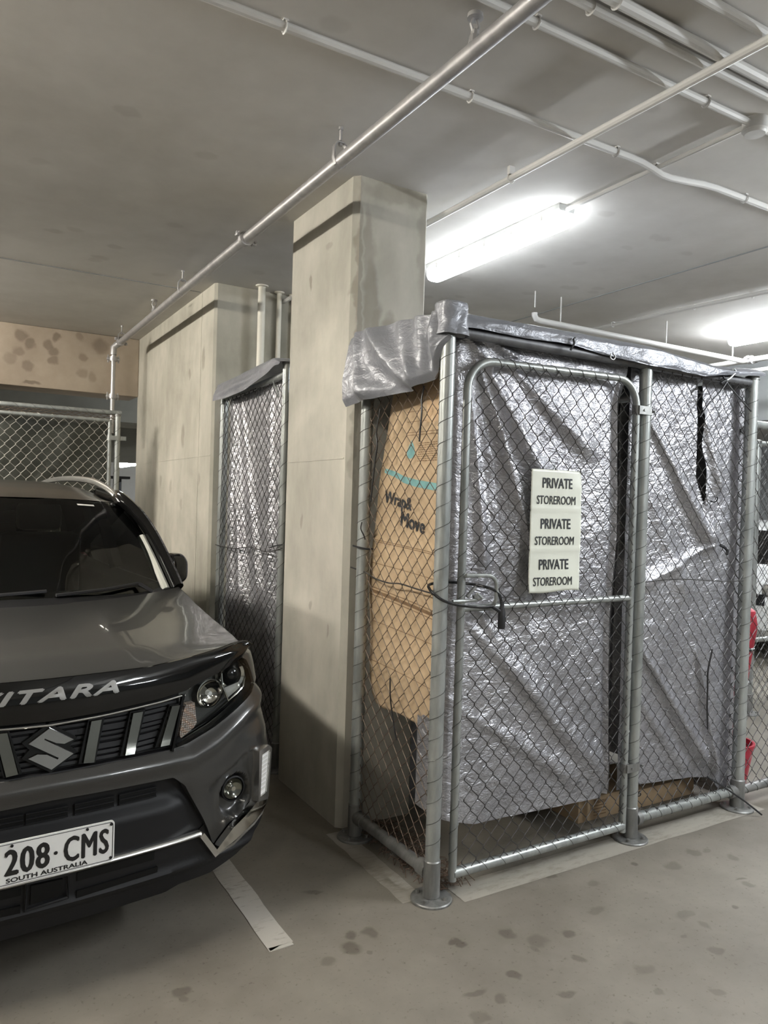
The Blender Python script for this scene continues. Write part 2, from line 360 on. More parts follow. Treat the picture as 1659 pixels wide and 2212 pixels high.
def chain(mb, fn, a0, a1, b0, b1, inside=None, px=.076, pz=.0875, r=.0021, seed=0, ph=0., n=4, wob=.006):
    """woven wire: every wire zigzags one half mesh and hooks round its neighbours"""
    na = int((a1-a0)/(px/2))+1; nb = int((b1-b0)/(pz/2))+1
    for k in range(na):
        run = []
        for j in range(nb+1):
            side = (j+k) % 2
            a = a0+(k+side)*px/2 + (.0035 if side else -.0035); b_ = b0+ph+j*pz/2
            if a > a1+1e-6 or b_ > b1+1e-6 or a < a0-.004: a = min(max(a, a0), a1); b_ = min(b_, b1)
            nz = noise.noise_vector(Vector((a*1.7+seed, b_*1.7, seed*3.1)))
            nq = noise.noise_vector(Vector((a*5+seed, b_*5, seed+7.)))
            ok = inside is None or inside(a, b_)
            if not ok:
                if len(run) > 1: mb.tube(run, r, n, caps=False)
                run = []; continue
            A, B = a+nz.x*wob+nq.x*.003, b_+nz.y*wob+nq.y*.003; D = nz.z*wob*.8 + (r*1.1 if side else -r*1.1)
            P = Vector(fn(A, B, D))
            lo, hi = Vector(fn(A, B-.003, D)), Vector(fn(A, B+.003, D))
            run += [lo, hi]
        if len(run) > 1: mb.tube(run, r, n, caps=False)

# ------------------------------------------------------------------ setting
CZ = 3.21
struct('floor', MB().box((4, 6, -.1), (28, 26, .2)), M_FLOOR)
struct('ceiling', MB().box((4, 6, CZ+.1), (28, 26, .2)), M_CEIL)
struct('wall_rear', MB().box((4, -7.1, CZ/2), (28, .2, CZ)), M_GREYW)
struct('wall_far', MB().box((4, 17.1, CZ/2), (28, .2, CZ)), M_WHITE)
struct('wall_west', MB().box((-9.1, 5, CZ/2), (.2, 24, CZ)), M_GREYW)
struct('wall_east', MB().box((16.1, 5, CZ/2), (.2, 24, CZ)), M_GREYW)
# left concrete wall: long blade with chamfered end
x0, x1, y0, y1, c = 1.715, 4.6, 5.43, 5.75, .02
mb = MB(); mb.prism([(1.715, 7.93), (1.715, y0+c), (1.715+c, y0), (x1, y0), (x1, y0+.25), (2.0, y0+.25), (2.0, 7.93)], lambda a, b_, d: (a, b_, d), 0, CZ)
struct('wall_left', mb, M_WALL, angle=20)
# column
c = .028
mb = MB(); mb.prism([(1.703, 4.0-c), (1.703, 3.226+c), (1.703+c, 3.226), (2.128-.012, 3.226), (2.128, 3.226+.012), (2.128, 4.0), (1.703+c, 4.0)], lambda a, b_, d: (a, b_, d), 0, CZ)
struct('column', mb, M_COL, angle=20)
# formwork joints on wall and column (raised seam lines)
mb = MB(); mb.box((1.7145, 6.5, 1.93), (.004, 2.1, .006)); mb.box((1.7145, 5.75, 1.6), (.003, .006, 3.2)); struct('trim_1', mb, M_WALL)
mb = MB(); mb.box((1.7025, 3.62, 1.83), (.004, .70, .006)); struct('trim_2', mb, M_COL)
# ceiling joints
mb = MB(); mb.box((-2.2, 5.755, CZ-.001), (7.8, .008, .006)); mb.box((4.2, 3.9, CZ-.001), (.012, 3.6, .006)); struct('trim_3', mb, M_GREYW)
# rear beam, deeper soffits
mb = MB(); mb.box((-2.5, 8.1, 2.915), (8.43, .4, .59), bev=.012); struct('beam', mb, M_BEAM)
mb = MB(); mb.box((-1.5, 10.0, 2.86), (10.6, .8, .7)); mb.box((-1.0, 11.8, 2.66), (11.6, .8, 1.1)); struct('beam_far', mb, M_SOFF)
mb = MB(); mb.box((7.6, 5.0, 2.9), (.5, 10.0, .62)); struct('beam_right', mb, M_GREYW)
# bay lines
mb = MB()
def bayline(i, j):
    y = lerp(2.45, 6.9, i); e = (random.uniform(-.003, .003)); tt = 0 if j < .5 else 1
    return (lerp(1.037, 1.134, j)+e, y + (.018*tt if i == 0 else 0), .002)
mb.grid(bayline, 60, 3); mb.box((1.085, 2.46, .0005), (.09, .02, .003)); o = struct('trim_4', mb, M_LINE)
mb = MB()
mb.grid(lambda i, j: (lerp(1.86, 3.9, i), lerp(2.392, 2.53, j) + .006*noise.noise(Vector((i*9, j*3, 1))), .0015), 40, 4); struct('trim_5', mb, M_LINE2)
mb = MB()
mb.grid(lambda i, j: (lerp(1.63, 1.735, j) + .006*noise.noise(Vector((i*9, j*3, 4))), lerp(2.5, 3.2, i), .0015), 30, 4); struct('trim_6', mb, M_LINE2)

# ------------------------------------------------------------------ ceiling lights
def batten(x, y, colr, k, label, shown, CZ=CZ, drop=0):
    t = thing('ceiling_light', label, 'light', (x, y, CZ), 0, 'battens under the ceiling')
    L = 1.25
    mb = MB(); pr = [(-.055, 0), (-.055, -.022), (-.048, -.035), (.048, -.035), (.055, -.022), (.055, 0)]
    mb.prism(pr, lambda a, b_, d: (x+a, y+d, CZ+b_), -L/2, L/2); mb.build('housing', M_HOUSE, t)
    pr = [(-.050, -.036), (-.056, -.055), (-.056, -.080), (-.044, -.104), (-.02, -.112), (.02, -.112), (.044, -.104), (.056, -.080), (.056, -.055), (.050, -.036)] if drop == 0 else [(-.040, -.036), (-.058, -.058), (-.058, -.080), (-.044, -.104), (-.02, -.112), (.02, -.112), (.044, -.104), (.058, -.080), (.058, -.058), (.040, -.036)]
    mb = MB()
    n = len(pr); rings = []
    for d, s in ((-L/2, .72), (-L/2+.012, .93), (-L/2+.03, 1), (L/2-.03, 1), (L/2-.012, .93), (L/2, .72)):
        rings.append([(x+a*s, y+d, CZ-.034+(b_+.034)*s) for a, b_ in pr])
    vv = [p for q in rings for p in q]; ff = [(i*n+j, i*n+j+1, (i+1)*n+j+1, (i+1)*n+j) for i in range(5) for j in range(n-1)] + [tuple(range(n)), tuple(5*n+j for j in range(n))]
    if CZ < 3.2:
        for d in (-.5, .5): MB().tube([(x, y+d, CZ), (x, y+d, 3.21)], .004, 5).build('suspension_rod', M_COND, t)
    mb.add(vv, ff); mb.build('diffuser', emis('tube_light', colr, (LAMP_COOL if colr == COOL else LAMP_WARM)*k), t)
    if shown:
        for i in range(5):
            for sx in (-1, 1):
                yy = y-L/2+.13+i*(L-.26)/4
                MB().box((x+sx*.054, yy, CZ-.036), (.008, .018, .034)).build('clip', M_COND, t)
    return t
LIT = ['lit weatherproof batten light on the ceiling beside the concrete column, above the cage',
       'lit batten light on the ceiling farther right, above the white pipe junction',
       'batten light on the driveway ceiling beside the grey car', 'batten light on the driveway ceiling near the rear cage',
       'batten light on the driveway ceiling behind the viewer', 'batten light on the ceiling in front of the silver cage',
       'unseen fill batten added in front of the right hand fence', 'unseen fill batten added above the white car',
       'unseen fill batten added beyond the white car', 'unseen fill batten added behind the silver cage',
       'batten light seen past the rear cage under the far beam',
       'unseen fill batten added over the far driveway side, nearer the entrance', 'unseen fill batten added over the far driveway side, nearer the rear',
       'unseen fill batten added behind the viewer on the driver side', 'unseen fill batten added behind the viewer on the fence side']
for i, (bx, by, dr, cl, k) in enumerate(BATTENS): batten(bx, by, cl, k, LIT[i], i < 2, CZ-dr, dr)

# ------------------------------------------------------------------ pipes under the ceiling
def saddle(t, x, y, z, r, along):
    mb = MB()
    if along == 'x':
        mb.tube([(x, y+(r+.004)*math.cos(a), z+(r+.004)*math.sin(a)) for a in [i*math.pi/8 for i in range(-8, 9)]], .0035, 4, flat=(1, 1)); mb.box((x, y, (z+r+CZ)/2), (.018, .03, max(.006, CZ-z-r)))
    else:
        mb.tube([(x+(r+.004)*math.cos(a), y, z+(r+.004)*math.sin(a)) for a in [i*math.pi/8 for i in range(-8, 9)]], .0035, 4); mb.box((x, y, (z+r+CZ)/2), (.03, .018, max(.006, CZ-z-r)))
    mb.build('clip', M_COND, t)
def conduit(label, pts, r, along, clips):
    t = thing('conduit_pipe', label, 'pipe', pts[0], 0, 'conduits on the ceiling')
    MB().tube(pts, r, 10).build('pipe', M_COND, t)
    for (x, y, z) in clips: saddle(t, x, y, z, r, along)
    return t
zc = CZ-.021
dip = [(-3.0, 2.345, zc), (2.60, 2.335, zc), (2.68, 2.333, zc-.004), (2.75, 2.33, zc-.016), (2.81, 2.328, zc-.03), (2.87, 2.326, zc-.031), (2.98, 2.323, zc-.02), (3.10, 2.322, zc-.006), (3.2, 2.321, zc), (8.5, 2.31, zc)]
conduit('grey conduit on the ceiling that bends under the conduit feeding the lit batten', dip, .0155, 'x', [(.95, 2.34, zc), (1.72, 2.338, zc), (2.52, 2.336, zc), (3.42, 2.32, zc)])
conduit('conduit running across the ceiling into the round junction box', [(-3, 1.87, zc), (2.76, 1.864, zc)], .0145, 'x', [(1.63, 1.866, zc), (2.49, 1.865, zc)])
conduit('thick conduit on the ceiling, nearer of the close parallel pair', [(-3, 1.64, zc-.004), (8.5, 1.66, zc-.004)], .019, 'x', [(1.76, 1.648, zc-.004)])
conduit('thick conduit on the ceiling, beside the nearer of the parallel pair towards the junction box', [(-3, 1.722, zc), (8.5, 1.70, zc)], .0165, 'x', [(1.72, 1.718, zc)])
conduit('conduit on the ceiling nearest the viewer at the top corner', [(1.7, 1.50, zc), (8.5, 1.47, zc)], .0165, 'x', [])
conduit('cream conduit crossing below the other conduits and ending behind the column', [(2.30, -2, CZ-.055), (2.275, 1.5, CZ-.055), (2.262, 3.6, CZ-.055), (2.26, 6.5, CZ-.055)], .0165, 'y', [(2.266, 2.74, CZ-.055)])
conduit('short conduit from the round junction box to the lit batten', [(2.785, 1.9, zc), (2.80, 2.93, zc)], .0125, 'y', [(2.793, 2.34, zc)])
conduit('thin conduit on the far ceiling beyond the ceiling joint, above the cage', [(4.86, 5.6, zc), (4.92, 3.9, zc), (5.02, 2.9, zc), (5.1, -2, zc)], .0155, 'y', [(4.89, 4.5, zc), (4.95, 3.75, zc), (5.0, 3.3, zc)])
t = thing('junction_box', 'round grey junction box on the ceiling where three conduits meet', 'junction box', (2.80, 1.864, CZ))
MB().lathe([(0, 0), (.05, 0), (.05, -.045), (.042, -.052), (0, -.052)], (2.80, 1.864, CZ)).build('box', M_COND, t)
MB().lathe([(0, -.052), (.044, -.052), (.04, -.06), (0, -.061)], (2.80, 1.864, CZ)).build('lid', M_COND, t)
conduit('conduit leaving the far side of the round junction box', [(2.85, 1.864, zc), (8.5, 1.85, zc)], .0145, 'x', [])
# main sprinkler pipe
PX, PZ, PR, DX = 1.43, 3.066, .0275, 1.382
t = thing('sprinkler_pipe', 'long steel sprinkler pipe under the ceiling with a drop at the rear cage', 'pipe', (PX, 1.0, PZ))
MB().tube([(PX, -3, PZ), (PX, 7.42, PZ-.004)], PR, 16).build('pipe', M_PIPE, t)
MB().tube([(DX, 7.47, PZ-.10), (DX, 7.47, 2.42), (DX, 7.47, 2.2)], PR-.007, 14).build('drop_pipe', M_PIPE, t)
def coupling(t, c, ax, r):
    c = Vector(c); ax = Vector(ax); o = MB()
    o.lathe([(r, -.024), (r+.007, -.024), (r+.007, -.019), (r+.014, -.018), (r+.014, .018), (r+.007, .019), (r+.007, .024), (r, .024)], c, ax, 20)
    sd = ax.cross(Vector((0, 0, 1))) if abs(ax.z) < .9 else Vector((1, 0, 0))
    if abs(ax.z) < .9: sd = (sd*.8+Vector((0, 0, -.35))).normalized()
    for k in (-1, 1):
        o.box(c+sd*k*(r+.022), (.026, .03, .026), bev=.004)
        o.tube([c+sd*k*(r+.024)-ax*.036, c+sd*k*(r+.024)+ax*.036], .0065, 6)
    return o.build('coupling', M_PIPE, t)
coupling(t, (PX, 4.0, PZ-.002), (0, 1, 0), PR)
mb = MB(); mb.tube([(PX, 7.40, PZ-.004), (PX, 7.44, PZ-.006), (PX-.02, 7.463, PZ-.02), (DX, 7.47, PZ-.05), (DX, 7.47, PZ-.12)], PR+.003, 14); mb.build('elbow', M_PIPE, t)
coupling(t, (PX, 7.38, PZ), (0, 1, 0), PR); coupling(t, (DX, 7.47, PZ-.16), (0, 0, 1), PR-.004); coupling(t, (DX, 7.47, 2.55), (0, 0, 1), PR-.004)
for hy in (2.86, 5.28, 7.35):
    mb = MB(); mb.tube([(PX, hy, CZ), (PX, hy, PZ+.085)], .0065, 6); mb.lathe([(0, 0), (.011, 0), (.011, -.012), (0, -.012)], (PX, hy, CZ-.002)); mb.lathe([(0, 0), (.009, 0), (.009, .012), (0, .012)], (PX, hy, PZ+.062), n=6)
    mb.tube([(PX+.015, hy, PZ+.075), (PX+.03, hy, PZ+.055), (PX+PR+.004, hy, PZ+.01), (PX+.022, hy, PZ-.018), (PX, hy, PZ-PR-.002), (PX-.022, hy, PZ-.018), (PX-PR-.004, hy, PZ+.01), (PX-.03, hy, PZ+.055), (PX-.015, hy, PZ+.075)], .0055, 6, closed=True, flat=(1, 2.4))
    mb.build('hanger', M_PIPE, t)
for hy in (1.93, 6.1):
    mb = MB(); mb.tube([(PX, hy, PZ+.018), (PX, hy, PZ+.045)], [.021, .017], 10); mb.tube([(PX, hy, PZ+.045), (PX, hy, PZ+.062)], .013, 8)
    for k in (-1, 1): mb.tube([(PX+k*.009, hy, PZ+.058), (PX+k*.016, hy, PZ+.078), (PX+k*.007, hy, PZ+.10)], .0048, 6)
    mb.lathe([(0, .098), (.008, .098), (.026, .10), (.025, .114), (0, .116)], (PX, hy, PZ), n=16); mb.build('sprinkler_head', M_PIPE, t)
# far sprinkler pipe over the cage
t = thing('sprinkler_pipe', 'white pipe hung under the ceiling behind the top of the silver cage', 'pipe', (3.75, 4.2, 3.0))
MB().tube([(3.74, 4.2, 3.05), (3.74, 4.2, 3.03), (3.755, 4.2, 3.008), (3.79, 4.2, 3.0), (6.3, 4.2, 3.0)], .022, 12).build('pipe', M_COND, t)
MB().tube([(3.74, 4.2, 3.21), (3.74, 4.2, 3.09)], .005, 6).build('hanger', M_COND, t)
for hx in (4.0, 5.2, 6.1): MB().tube([(hx, 4.2, 3.21), (hx, 4.2, 3.02)], .005, 6).build('hanger', M_COND, t)
t = thing('sprinkler_pipe', 'white pipe joining the far pipe from the right, below the second batten', 'pipe', (6.25, 3.0, 3.0))
MB().tube([(6.25, -1, 3.0), (6.25, 5, 3.0)], .024, 12).build('pipe', M_COND, t)
coupling(t, (6.25, 4.12, 3.0), (0, 1, 0), .024)
MB().tube([(6.25, 3.6, 3.21), (6.25, 3.6, 3.02)], .005, 6).build('hanger', M_COND, t)
tag(MB().tube([(6.6, -1, 2.97), (6.6, 5.5, 2.97)], .02, 10).build('water_pipe', M_COND), 'second white pipe alongside the far pipe junction below the batten', 'pipe')
# pvc drops in front of the wall end
for (x, y, r, la) in ((2.03, 5.30, .028, 'thick cream pipe dropping from the ceiling, leftmost between wall end and column'),
                      (2.205, 5.385, .019, 'thin cream pipe dropping from the ceiling, in the middle between wall end and column'),
                      (2.335, 5.40, .022, 'cream pipe dropping from the ceiling, half hidden by the column')):
    t = thing('drain_pipe', la, 'pipe', (x, y, 0), 0, 'drops between wall and column')
    MB().tube([(x, y, 0.0), (x, y, CZ)], r, 14).build('pipe', M_PVC, t)
    MB().lathe([(r, 0), (r+.02, 0), (r+.018, -.008), (r, -.012)], (x, y, CZ), n=18).build('flange', M_PVC, t)

# ------------------------------------------------------------------ cages
def post(t, x, y, h, r=.0302, wrap=.086, wire=None, ph=0., flange=True, m=None, z0=.0):
    mb = MB(); mb.tube([(x, y, z0), (x, y, h)], r, 20)
    p = mb.build('post', m or M_GALV, t)
    if flange:
        mb = MB(); mb.lathe([(0, .014), (r+.006, .014), (.082, .011), (.086, .007), (.086, 0), (0, 0)], (x, y, 0), n=28)
        for k in range(4): mb.lathe([(0, .024), (.009, .024), (.009, .01)], (x+.062*math.cos(k*1.57+.6), y+.062*math.sin(k*1.57+.6), 0), n=6)
        mb.build('foot_flange', M_GALVD, p)
        mb = MB(); mb.lathe([(r, .012), (r+.005, .016), (r+.0045, .16), (r, .165)], (x, y, 0), n=20); mb.build('foot_sleeve', M_GALVD, p)
    mb = MB(); mb.lathe([(r, h-.02), (r+.004, h-.02), (r+.004, h), (r*.6, h+.008), (0, h+.01)], (x, y, 0), n=20); mb.build('post_cap', M_GALVD, p)
    if wrap:
        mb = MB(); helix(mb, (x, y, .2), (x, y, h-.06), r, wrap, .0013, ph, 14); mb.build('lacing_wire', wire or M_LACE, p)
    return p
CY0 = 2.478                      # front plane of the cage
cage = thing('storage_cage', 'galvanised chain link storage cage lined with silver tarpaulin beside the column', 'cage', (1.755, CY0, 0))
post(cage, 1.752, CY0, 2.36, ph=.5); post(cage, 1.741, 3.115, 2.36, ph=.2); post(cage, 2.938, 2.484, 2.345, ph=1.); post(cage, 3.775, 2.475, 2.36, r=.033, ph=.3)
post(cage, 3.775, 4.35, 2.36, wrap=0); post(cage, 2.25, 4.35, 2.36, wrap=0)
def rail(t, p0, p1, r=.0245, wraps=.078, m=None):
    o = MB().tube([p0, p1], r, 14).build('rail', m or M_GALV, t)
    if wraps: mb = MB(); helix(mb, p0, p1, r, wraps, .0013, .4, 12); mb.build('lacing_wire', M_LACE, o)
    return o
ZT = 2.325
rail(cage, (1.752, CY0, ZT), (3.775, CY0, ZT), .024, 0, M_RAILD); rail(cage, (1.748, CY0, ZT), (1.742, 3.115, ZT), .024); rail(cage, (3.775, CY0, ZT), (3.775, 4.35, ZT), .024, 0); rail(cage, (2.25, 4.35, ZT), (3.775, 4.35, ZT), .024, 0)
rail(cage, (1.752, CY0, .105), (1.741, 3.115, .105), .027, 0, M_GALVD); rail(cage, (2.95, CY0+.004, .100), (3.775, CY0, .100), .025)
# rail sockets
for p, q in (((1.751, 2.56, .105), (1.7505, 2.50, .105)), ((1.743, 3.03, .105), (1.742, 3.09, .105)), ((2.99, CY0, .1), (2.96, CY0, .1)), ((3.70, CY0, .1), (3.75, CY0, .1))):
    MB().tube([p, q], .034, 14).build('rail_socket', M_GALVD, cage)
xf = lambda a, b_, d: (1.7525-.0165*(a-2.478)+d, a, b_)
mb = MB(); chain(mb, xf, 2.50, 3.10, .13, 2.31, seed=2, px=.076, pz=.083); mb.build('wire_mesh', M_WIREH, cage)
mb = MB(); chain(mb, lambda a, b_, d: (a, CY0-.012+d, b_), 2.955, 3.76, .115, 2.31, seed=5); mb.build('wire_mesh', M_WIRE, cage)
mb = MB(); chain(mb, lambda a, b_, d: (3.78+d, a, b_), 2.5, 4.33, .1, 2.31, seed=6); mb.build('wire_mesh', M_WIRE, cage)
mb = MB(); chain(mb, lambda a, b_, d: (a, 4.35+d, b_), 2.27, 3.75, .1, 2.31, seed=8); mb.build('wire_mesh', M_WIRE, cage)
mb = MB(); mb.tube(cr_spline([(1.70, 3.16, 1.30), (1.735, 3.08, 1.283), (1.738, 2.98, 1.262), (1.738, 2.86, 1.255), (1.738, 2.77, 1.262), (1.738, 2.66, 1.256), (1.735, 2.56, 1.252), (1.73, 2.46, 1.25)], 5), .0034, 5); mb.build('tension_wire', M_WIRE, cage)
mb = MB(); mb.tube([(x, CY0-.014, 1.262+.012*math.sin((x-2.9)*6)) for x in np.linspace(2.90, 3.80, 14)], .0028, 5); mb.build('tension_wire', M_WIRE, cage)
# gate
GX0, GX1, GZ0, GZ1, GR = 1.856, 2.872, .082, 2.222, .0175
gy = CY0
path = [(GX0, GZ0-.03), (GX0, GZ0+.3), (GX0, 1.2), (GX0, GZ1-.15)] + arc((GX0+.13, GZ1-.13), .13, math.pi, math.pi/2, 8, lambda a, b_: (a, b_)) + \
       arc((GX1-.13, GZ1-.13+.018), .13, math.pi/2, 0, 8, lambda a, b_: (a, b_)) + [(GX1, 1.2), (GX1, .5), (GX1, GZ0-.03)]
gate = MB().tube([(a, gy, b_) for a, b_ in path], GR, 14).build('gate', M_GALV, cage)
MB().tube([(GX0, gy, GZ0), (GX1, gy, GZ0)], .0215, 14).build('bottom_rail', M_GALV, gate)
MB().tube([(GX0, gy, 1.187), (GX1, gy, 1.192)], .0155, 12).build('mid_rail', M_GALV, gate)
def in_gate(a, b_):
    if a < GX0 or a > GX1 or b_ < GZ0 or b_ > GZ1: return False
    for cx in (GX0+.13, GX1-.13):
        if b_ > GZ1-.13 and ((cx < 2.3 and a < cx) or (cx > 2.3 and a > cx)) and math.hypot(a-cx, b_-GZ1+.13) > .13: return False
    if 1.865 < a < 2.03 and 1.215 < b_ < 1.315: return False
    return True
mb = MB(); chain(mb, lambda a, b_, d: (a, gy-.013+d, b_), GX0, GX1, GZ0, GZ1, in_gate, seed=1); mb.build('wire_mesh', M_WIRE, gate)
mb = MB()
helix(mb, (GX0, gy, .14), (GX0, gy, GZ1-.15), GR, .088, .0012, .3, 12); helix(mb, (GX1, gy, .14), (GX1, gy, GZ1-.15), GR, .088, .0012, .9, 12)
helix(mb, (GX0+.03, gy, GZ0), (GX1-.03, gy, GZ0), .0215, .10, .0012, .3, 12); helix(mb, (GX0+.13, gy, GZ1), (GX1-.13, gy, GZ1+.016), GR, .080, .0013, .3, 12)
mb.build('lacing_wire', M_LACE, gate)
MB().tube([(GX0, gy-.03, 1.327), (1.95, gy-.034, 1.325)] + arc((1.965, 1.277), .047, math.pi/2, 0, 6, lambda a, b_: (a+.003, gy-.034, b_)) + [(2.014, gy-.034, 1.22), (2.012, gy-.02, 1.197)], .0085, 10).build('handle', M_GALV, gate)
mb = MB(); mb.tube([(1.80, gy-.02, 1.222), (1.925, gy-.02, 1.222)], .0075, 8); mb.tube([(1.925, gy-.02, 1.222), (1.93, gy-.045, 1.235), (1.90, gy-.05, 1.255)], .006, 8); mb.build('latch_bolt', M_GALV, gate)
mb = MB(); mb.box((1.895, gy-.018, 1.258), (.06, .012, .012), ry=-.75); mb.box((1.92, gy-.02, 1.24), (.03, .014, .014), ry=-.3); mb.build('latch_plate', M_GALVD, gate)
for hz in (2.098, .366):
    mb = MB(); mb.lathe([(GR, -.022), (GR+.004, -.022), (GR+.004, .022), (GR, .022)], (GX1, gy, hz), n=18); mb.lathe([(.0302, -.02), (.0345, -.02), (.0345, .02), (.0302, .02)], (2.938, 2.484, hz), n=18)
    mb.box(((GX1+2.938)/2, gy-.026, hz), (.085, .006, .04)); mb.tube([(2.895, gy-.034, hz), (2.895, gy+.02, hz)], .006, 6); mb.tube([(2.972, gy-.03, hz), (2.972, gy+.02, hz)], .005, 6)
    mb.build('hinge', M_GALVD, gate)

# --- tarpaulins of the silver cage
FOLD = 1.7
def ridge(x, z, xa, za, xb, zb, wdt, amp, sharp=1.):
    """fold along the line a-b; steep on its right side"""
    dx, dz = xb-xa, zb-za; L = math.hypot(dx, dz); t = ((x-xa)*dx+(z-za)*dz)/L/L; s = ((x-xa)*dz-(z-za)*dx)/L
    fade = sstep(-.1, .06, t)*sstep(1.15, .9, t); ww = wdt*(.35+.9*max(0, min(1, t)))
    q = s/ww
    if q < 0: p = math.exp(-q*q)
    else: p = math.exp(-q*q*sharp)
    return FOLD*amp*p*fade*(.45+.7*max(0, min(1, t)))
def pleat(x, z, pts, amp, wl, wr):
    """overlapped fold along a polyline (z descending): stands out on its left, drops back sharply on its right"""
    zs = [p[1] for p in pts][::-1]; xs = [p[0] for p in pts][::-1]
    if not zs[0] <= z <= zs[-1]+.05: 
        if z < zs[0]-.25: return 0
    x0_ = float(np.interp(z, zs, xs)); k = sstep(zs[-1]+.03, zs[-1]-.5, z)*sstep(zs[0]-.22, zs[0]+.02, z); s = x-x0_
    wl, wr = wl*(.3+.7*k), wr*(.35+.65*k)
    if s < 0: return amp*k*math.exp(-(s/wl)**2)
    if s < .014: return amp*k*(1-2*s/.014*.95)
    return -amp*.9*k*math.exp(-((s-.014)/wr)**2)
def crumple(x, z, k=1., sd=0):
    n1 = noise.noise(Vector((x*3.1, z*2.3, sd))); n2 = noise.noise(Vector((x*9, z*9, sd+3.))); n3 = noise.noise(Vector((x*22+z*8, z*22, sd+9.)))
    return k*(.010*n1+.004*n2+.0018*n3)
TB = [(1.80, .30), (1.89, .268), (2.01, .236), (2.3, .228), (2.88, .213)]
def door_tarp(i, j):
    # i runs round the corner from the side into the front
    s = lerp(-.16, 1.075, i)
    zb = tab(TB, 1.80+max(s, 0)) if s >= 0 else .30+.0*s
    z = lerp(zb, 2.325, j)
    if s < 0:
        x, y = 1.802-.01*math.sin(s*9), 2.545-s; x += crumple(y, z, .8, 5)
        return (x, y, z)
    x = 1.80+s; y = 2.565 - .03*sstep(.0, .06, s)
    d = crumple(x, z, 1., 1)
    d += ridge(x, z, 1.93, 2.22, 2.19, 1.62, .035, .028, 3.) + ridge(x, z, 2.14, 1.75, 2.33, 1.22, .045, .03, 5.)
    d += ridge(x, z, 1.97, 2.23, 2.33, 1.75, .05, .022, 2.) + ridge(x, z, 2.10, 2.24, 2.62, 1.88, .05, .018, 2.) + ridge(x, z, 1.90, 2.16, 2.00, 1.35, .03, .018, 2.)
    d += ridge(x, z, 1.88, 2.33, 2.0, 2.2, .02, .02) + ridge(x, z, 1.95, 2.34, 2.15, 2.26, .02, .02)
    d += ridge(x, z, 1.95, 1.1, 2.75, .35, .06, .016, 2.) + ridge(x, z, 1.9, .75, 2.6, .33, .05, .012, 2.) + ridge(x, z, 2.0, 1.15, 2.35, .75, .05, .012)
    d += pleat(x, z, [(1.955, 2.24), (2.05, 1.95), (2.16, 1.72), (2.24, 1.48), (2.275, 1.22)], .030, .10, .11)
    d += pleat(x, z, [(1.925, 2.20), (1.97, 2.0), (2.03, 1.80), (2.06, 1.6)], .018, .06, .06) + pleat(x, z, [(2.06, 2.25), (2.22, 2.08), (2.42, 1.92)], .018, .12, .12)
    # curl of the right hand hem
    hem = sstep(2.74, 2.80, x)*sstep(2.32, 2.1, z)
    y2 = y - d + .05*hem*sstep(2.75, 2.83, x) - .028*math.exp(-((x-2.835)/.014)**2)*hem
    y2 = max(y2, CY0+.003)
    return (x + .012*math.sin(z*5)*sstep(2.6, 2.85, x), y2, z)
mb = MB(); mb.grid(door_tarp, 190, 230)
o = tag(mb.build('tarpaulin', M_TARP, solid=0), 'creased silver tarpaulin hung behind the wire mesh gate with the paper sign', 'tarpaulin')
TB2 = [(2.90, .225), (3.04, .232), (3.4, .205), (3.62, .175), (3.70, .10)]
def bay_tarp(i, j):
    x = lerp(2.90, 3.82, i); z = lerp(tab(TB2, x), 2.325, j)
    d = crumple(x, z, 1.1, 12)
    d += ridge(x, z, 3.0, 2.1, 3.54, 1.44, .05, .03, 2.) + ridge(x, z, 3.54, 1.44, 3.05, 1.25, .03, .018) + ridge(x, z, 3.54, 1.44, 3.46, 1.9, .02, .015)
    d += ridge(x, z, 3.0, .95, 3.55, .28, .05, .03, 2.) + ridge(x, z, 3.47, .85, 3.62, .2, .03, .03, 4) + ridge(x, z, 3.45, 2.15, 3.60, 1.75, .03, .02) + ridge(x, z, 3.0, .70, 3.4, .25, .04, .015)
    d += ridge(x, z, 3.02, 1.75, 3.35, 1.2, .05, .014)
    return (x, max(2.545-d, CY0+.004 + .038*sstep(3.66, 3.72, x)), z)
NT, MT = 170, 260
mb = MB(); g0 = len(mb.f); mb.grid(bay_tarp, NT, MT)
def in_tear(x, z):
    if not 1.66 < z < 2.34: return False
    xl = tab([(1.669, 3.484), (1.80, 3.428), (2.323, 3.408)], z); xr = tab([(1.669, 3.490), (1.777, 3.478), (2.327, 3.450)], z)
    return xl < x < xr
mb.f = [q for q in mb.f if not in_tear(sum(mb.v[k][0] for k in q)/4, sum(mb.v[k][2] for k in q)/4)]
tag(mb.build('tarpaulin', M_TARP), 'silver tarpaulin with a long dark tear, in the panel right of the gate hinge post', 'tarpaulin')
# added dark sheet that darkens the cage behind the tear / right end
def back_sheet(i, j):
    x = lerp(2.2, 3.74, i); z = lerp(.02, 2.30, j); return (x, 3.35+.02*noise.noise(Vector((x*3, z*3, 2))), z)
mb = MB(); mb.grid(back_sheet, 30, 30); tag(mb.build('tarpaulin', M_TARPD), 'dark grey sheet added inside the cage to keep it dark behind the tear', 'tarpaulin')
def side_sheet(i, j):
    y = lerp(2.52, 4.3, i); z = lerp(.05, 2.30, j); return (3.745+.015*noise.noise(Vector((y*3, z*3, 7))), y, z)
mb = MB(); mb.grid(side_sheet, 40, 40); tag(mb.build('tarpaulin', M_TARP), 'silver tarpaulin closing the far end of the cage behind the right post', 'tarpaulin')
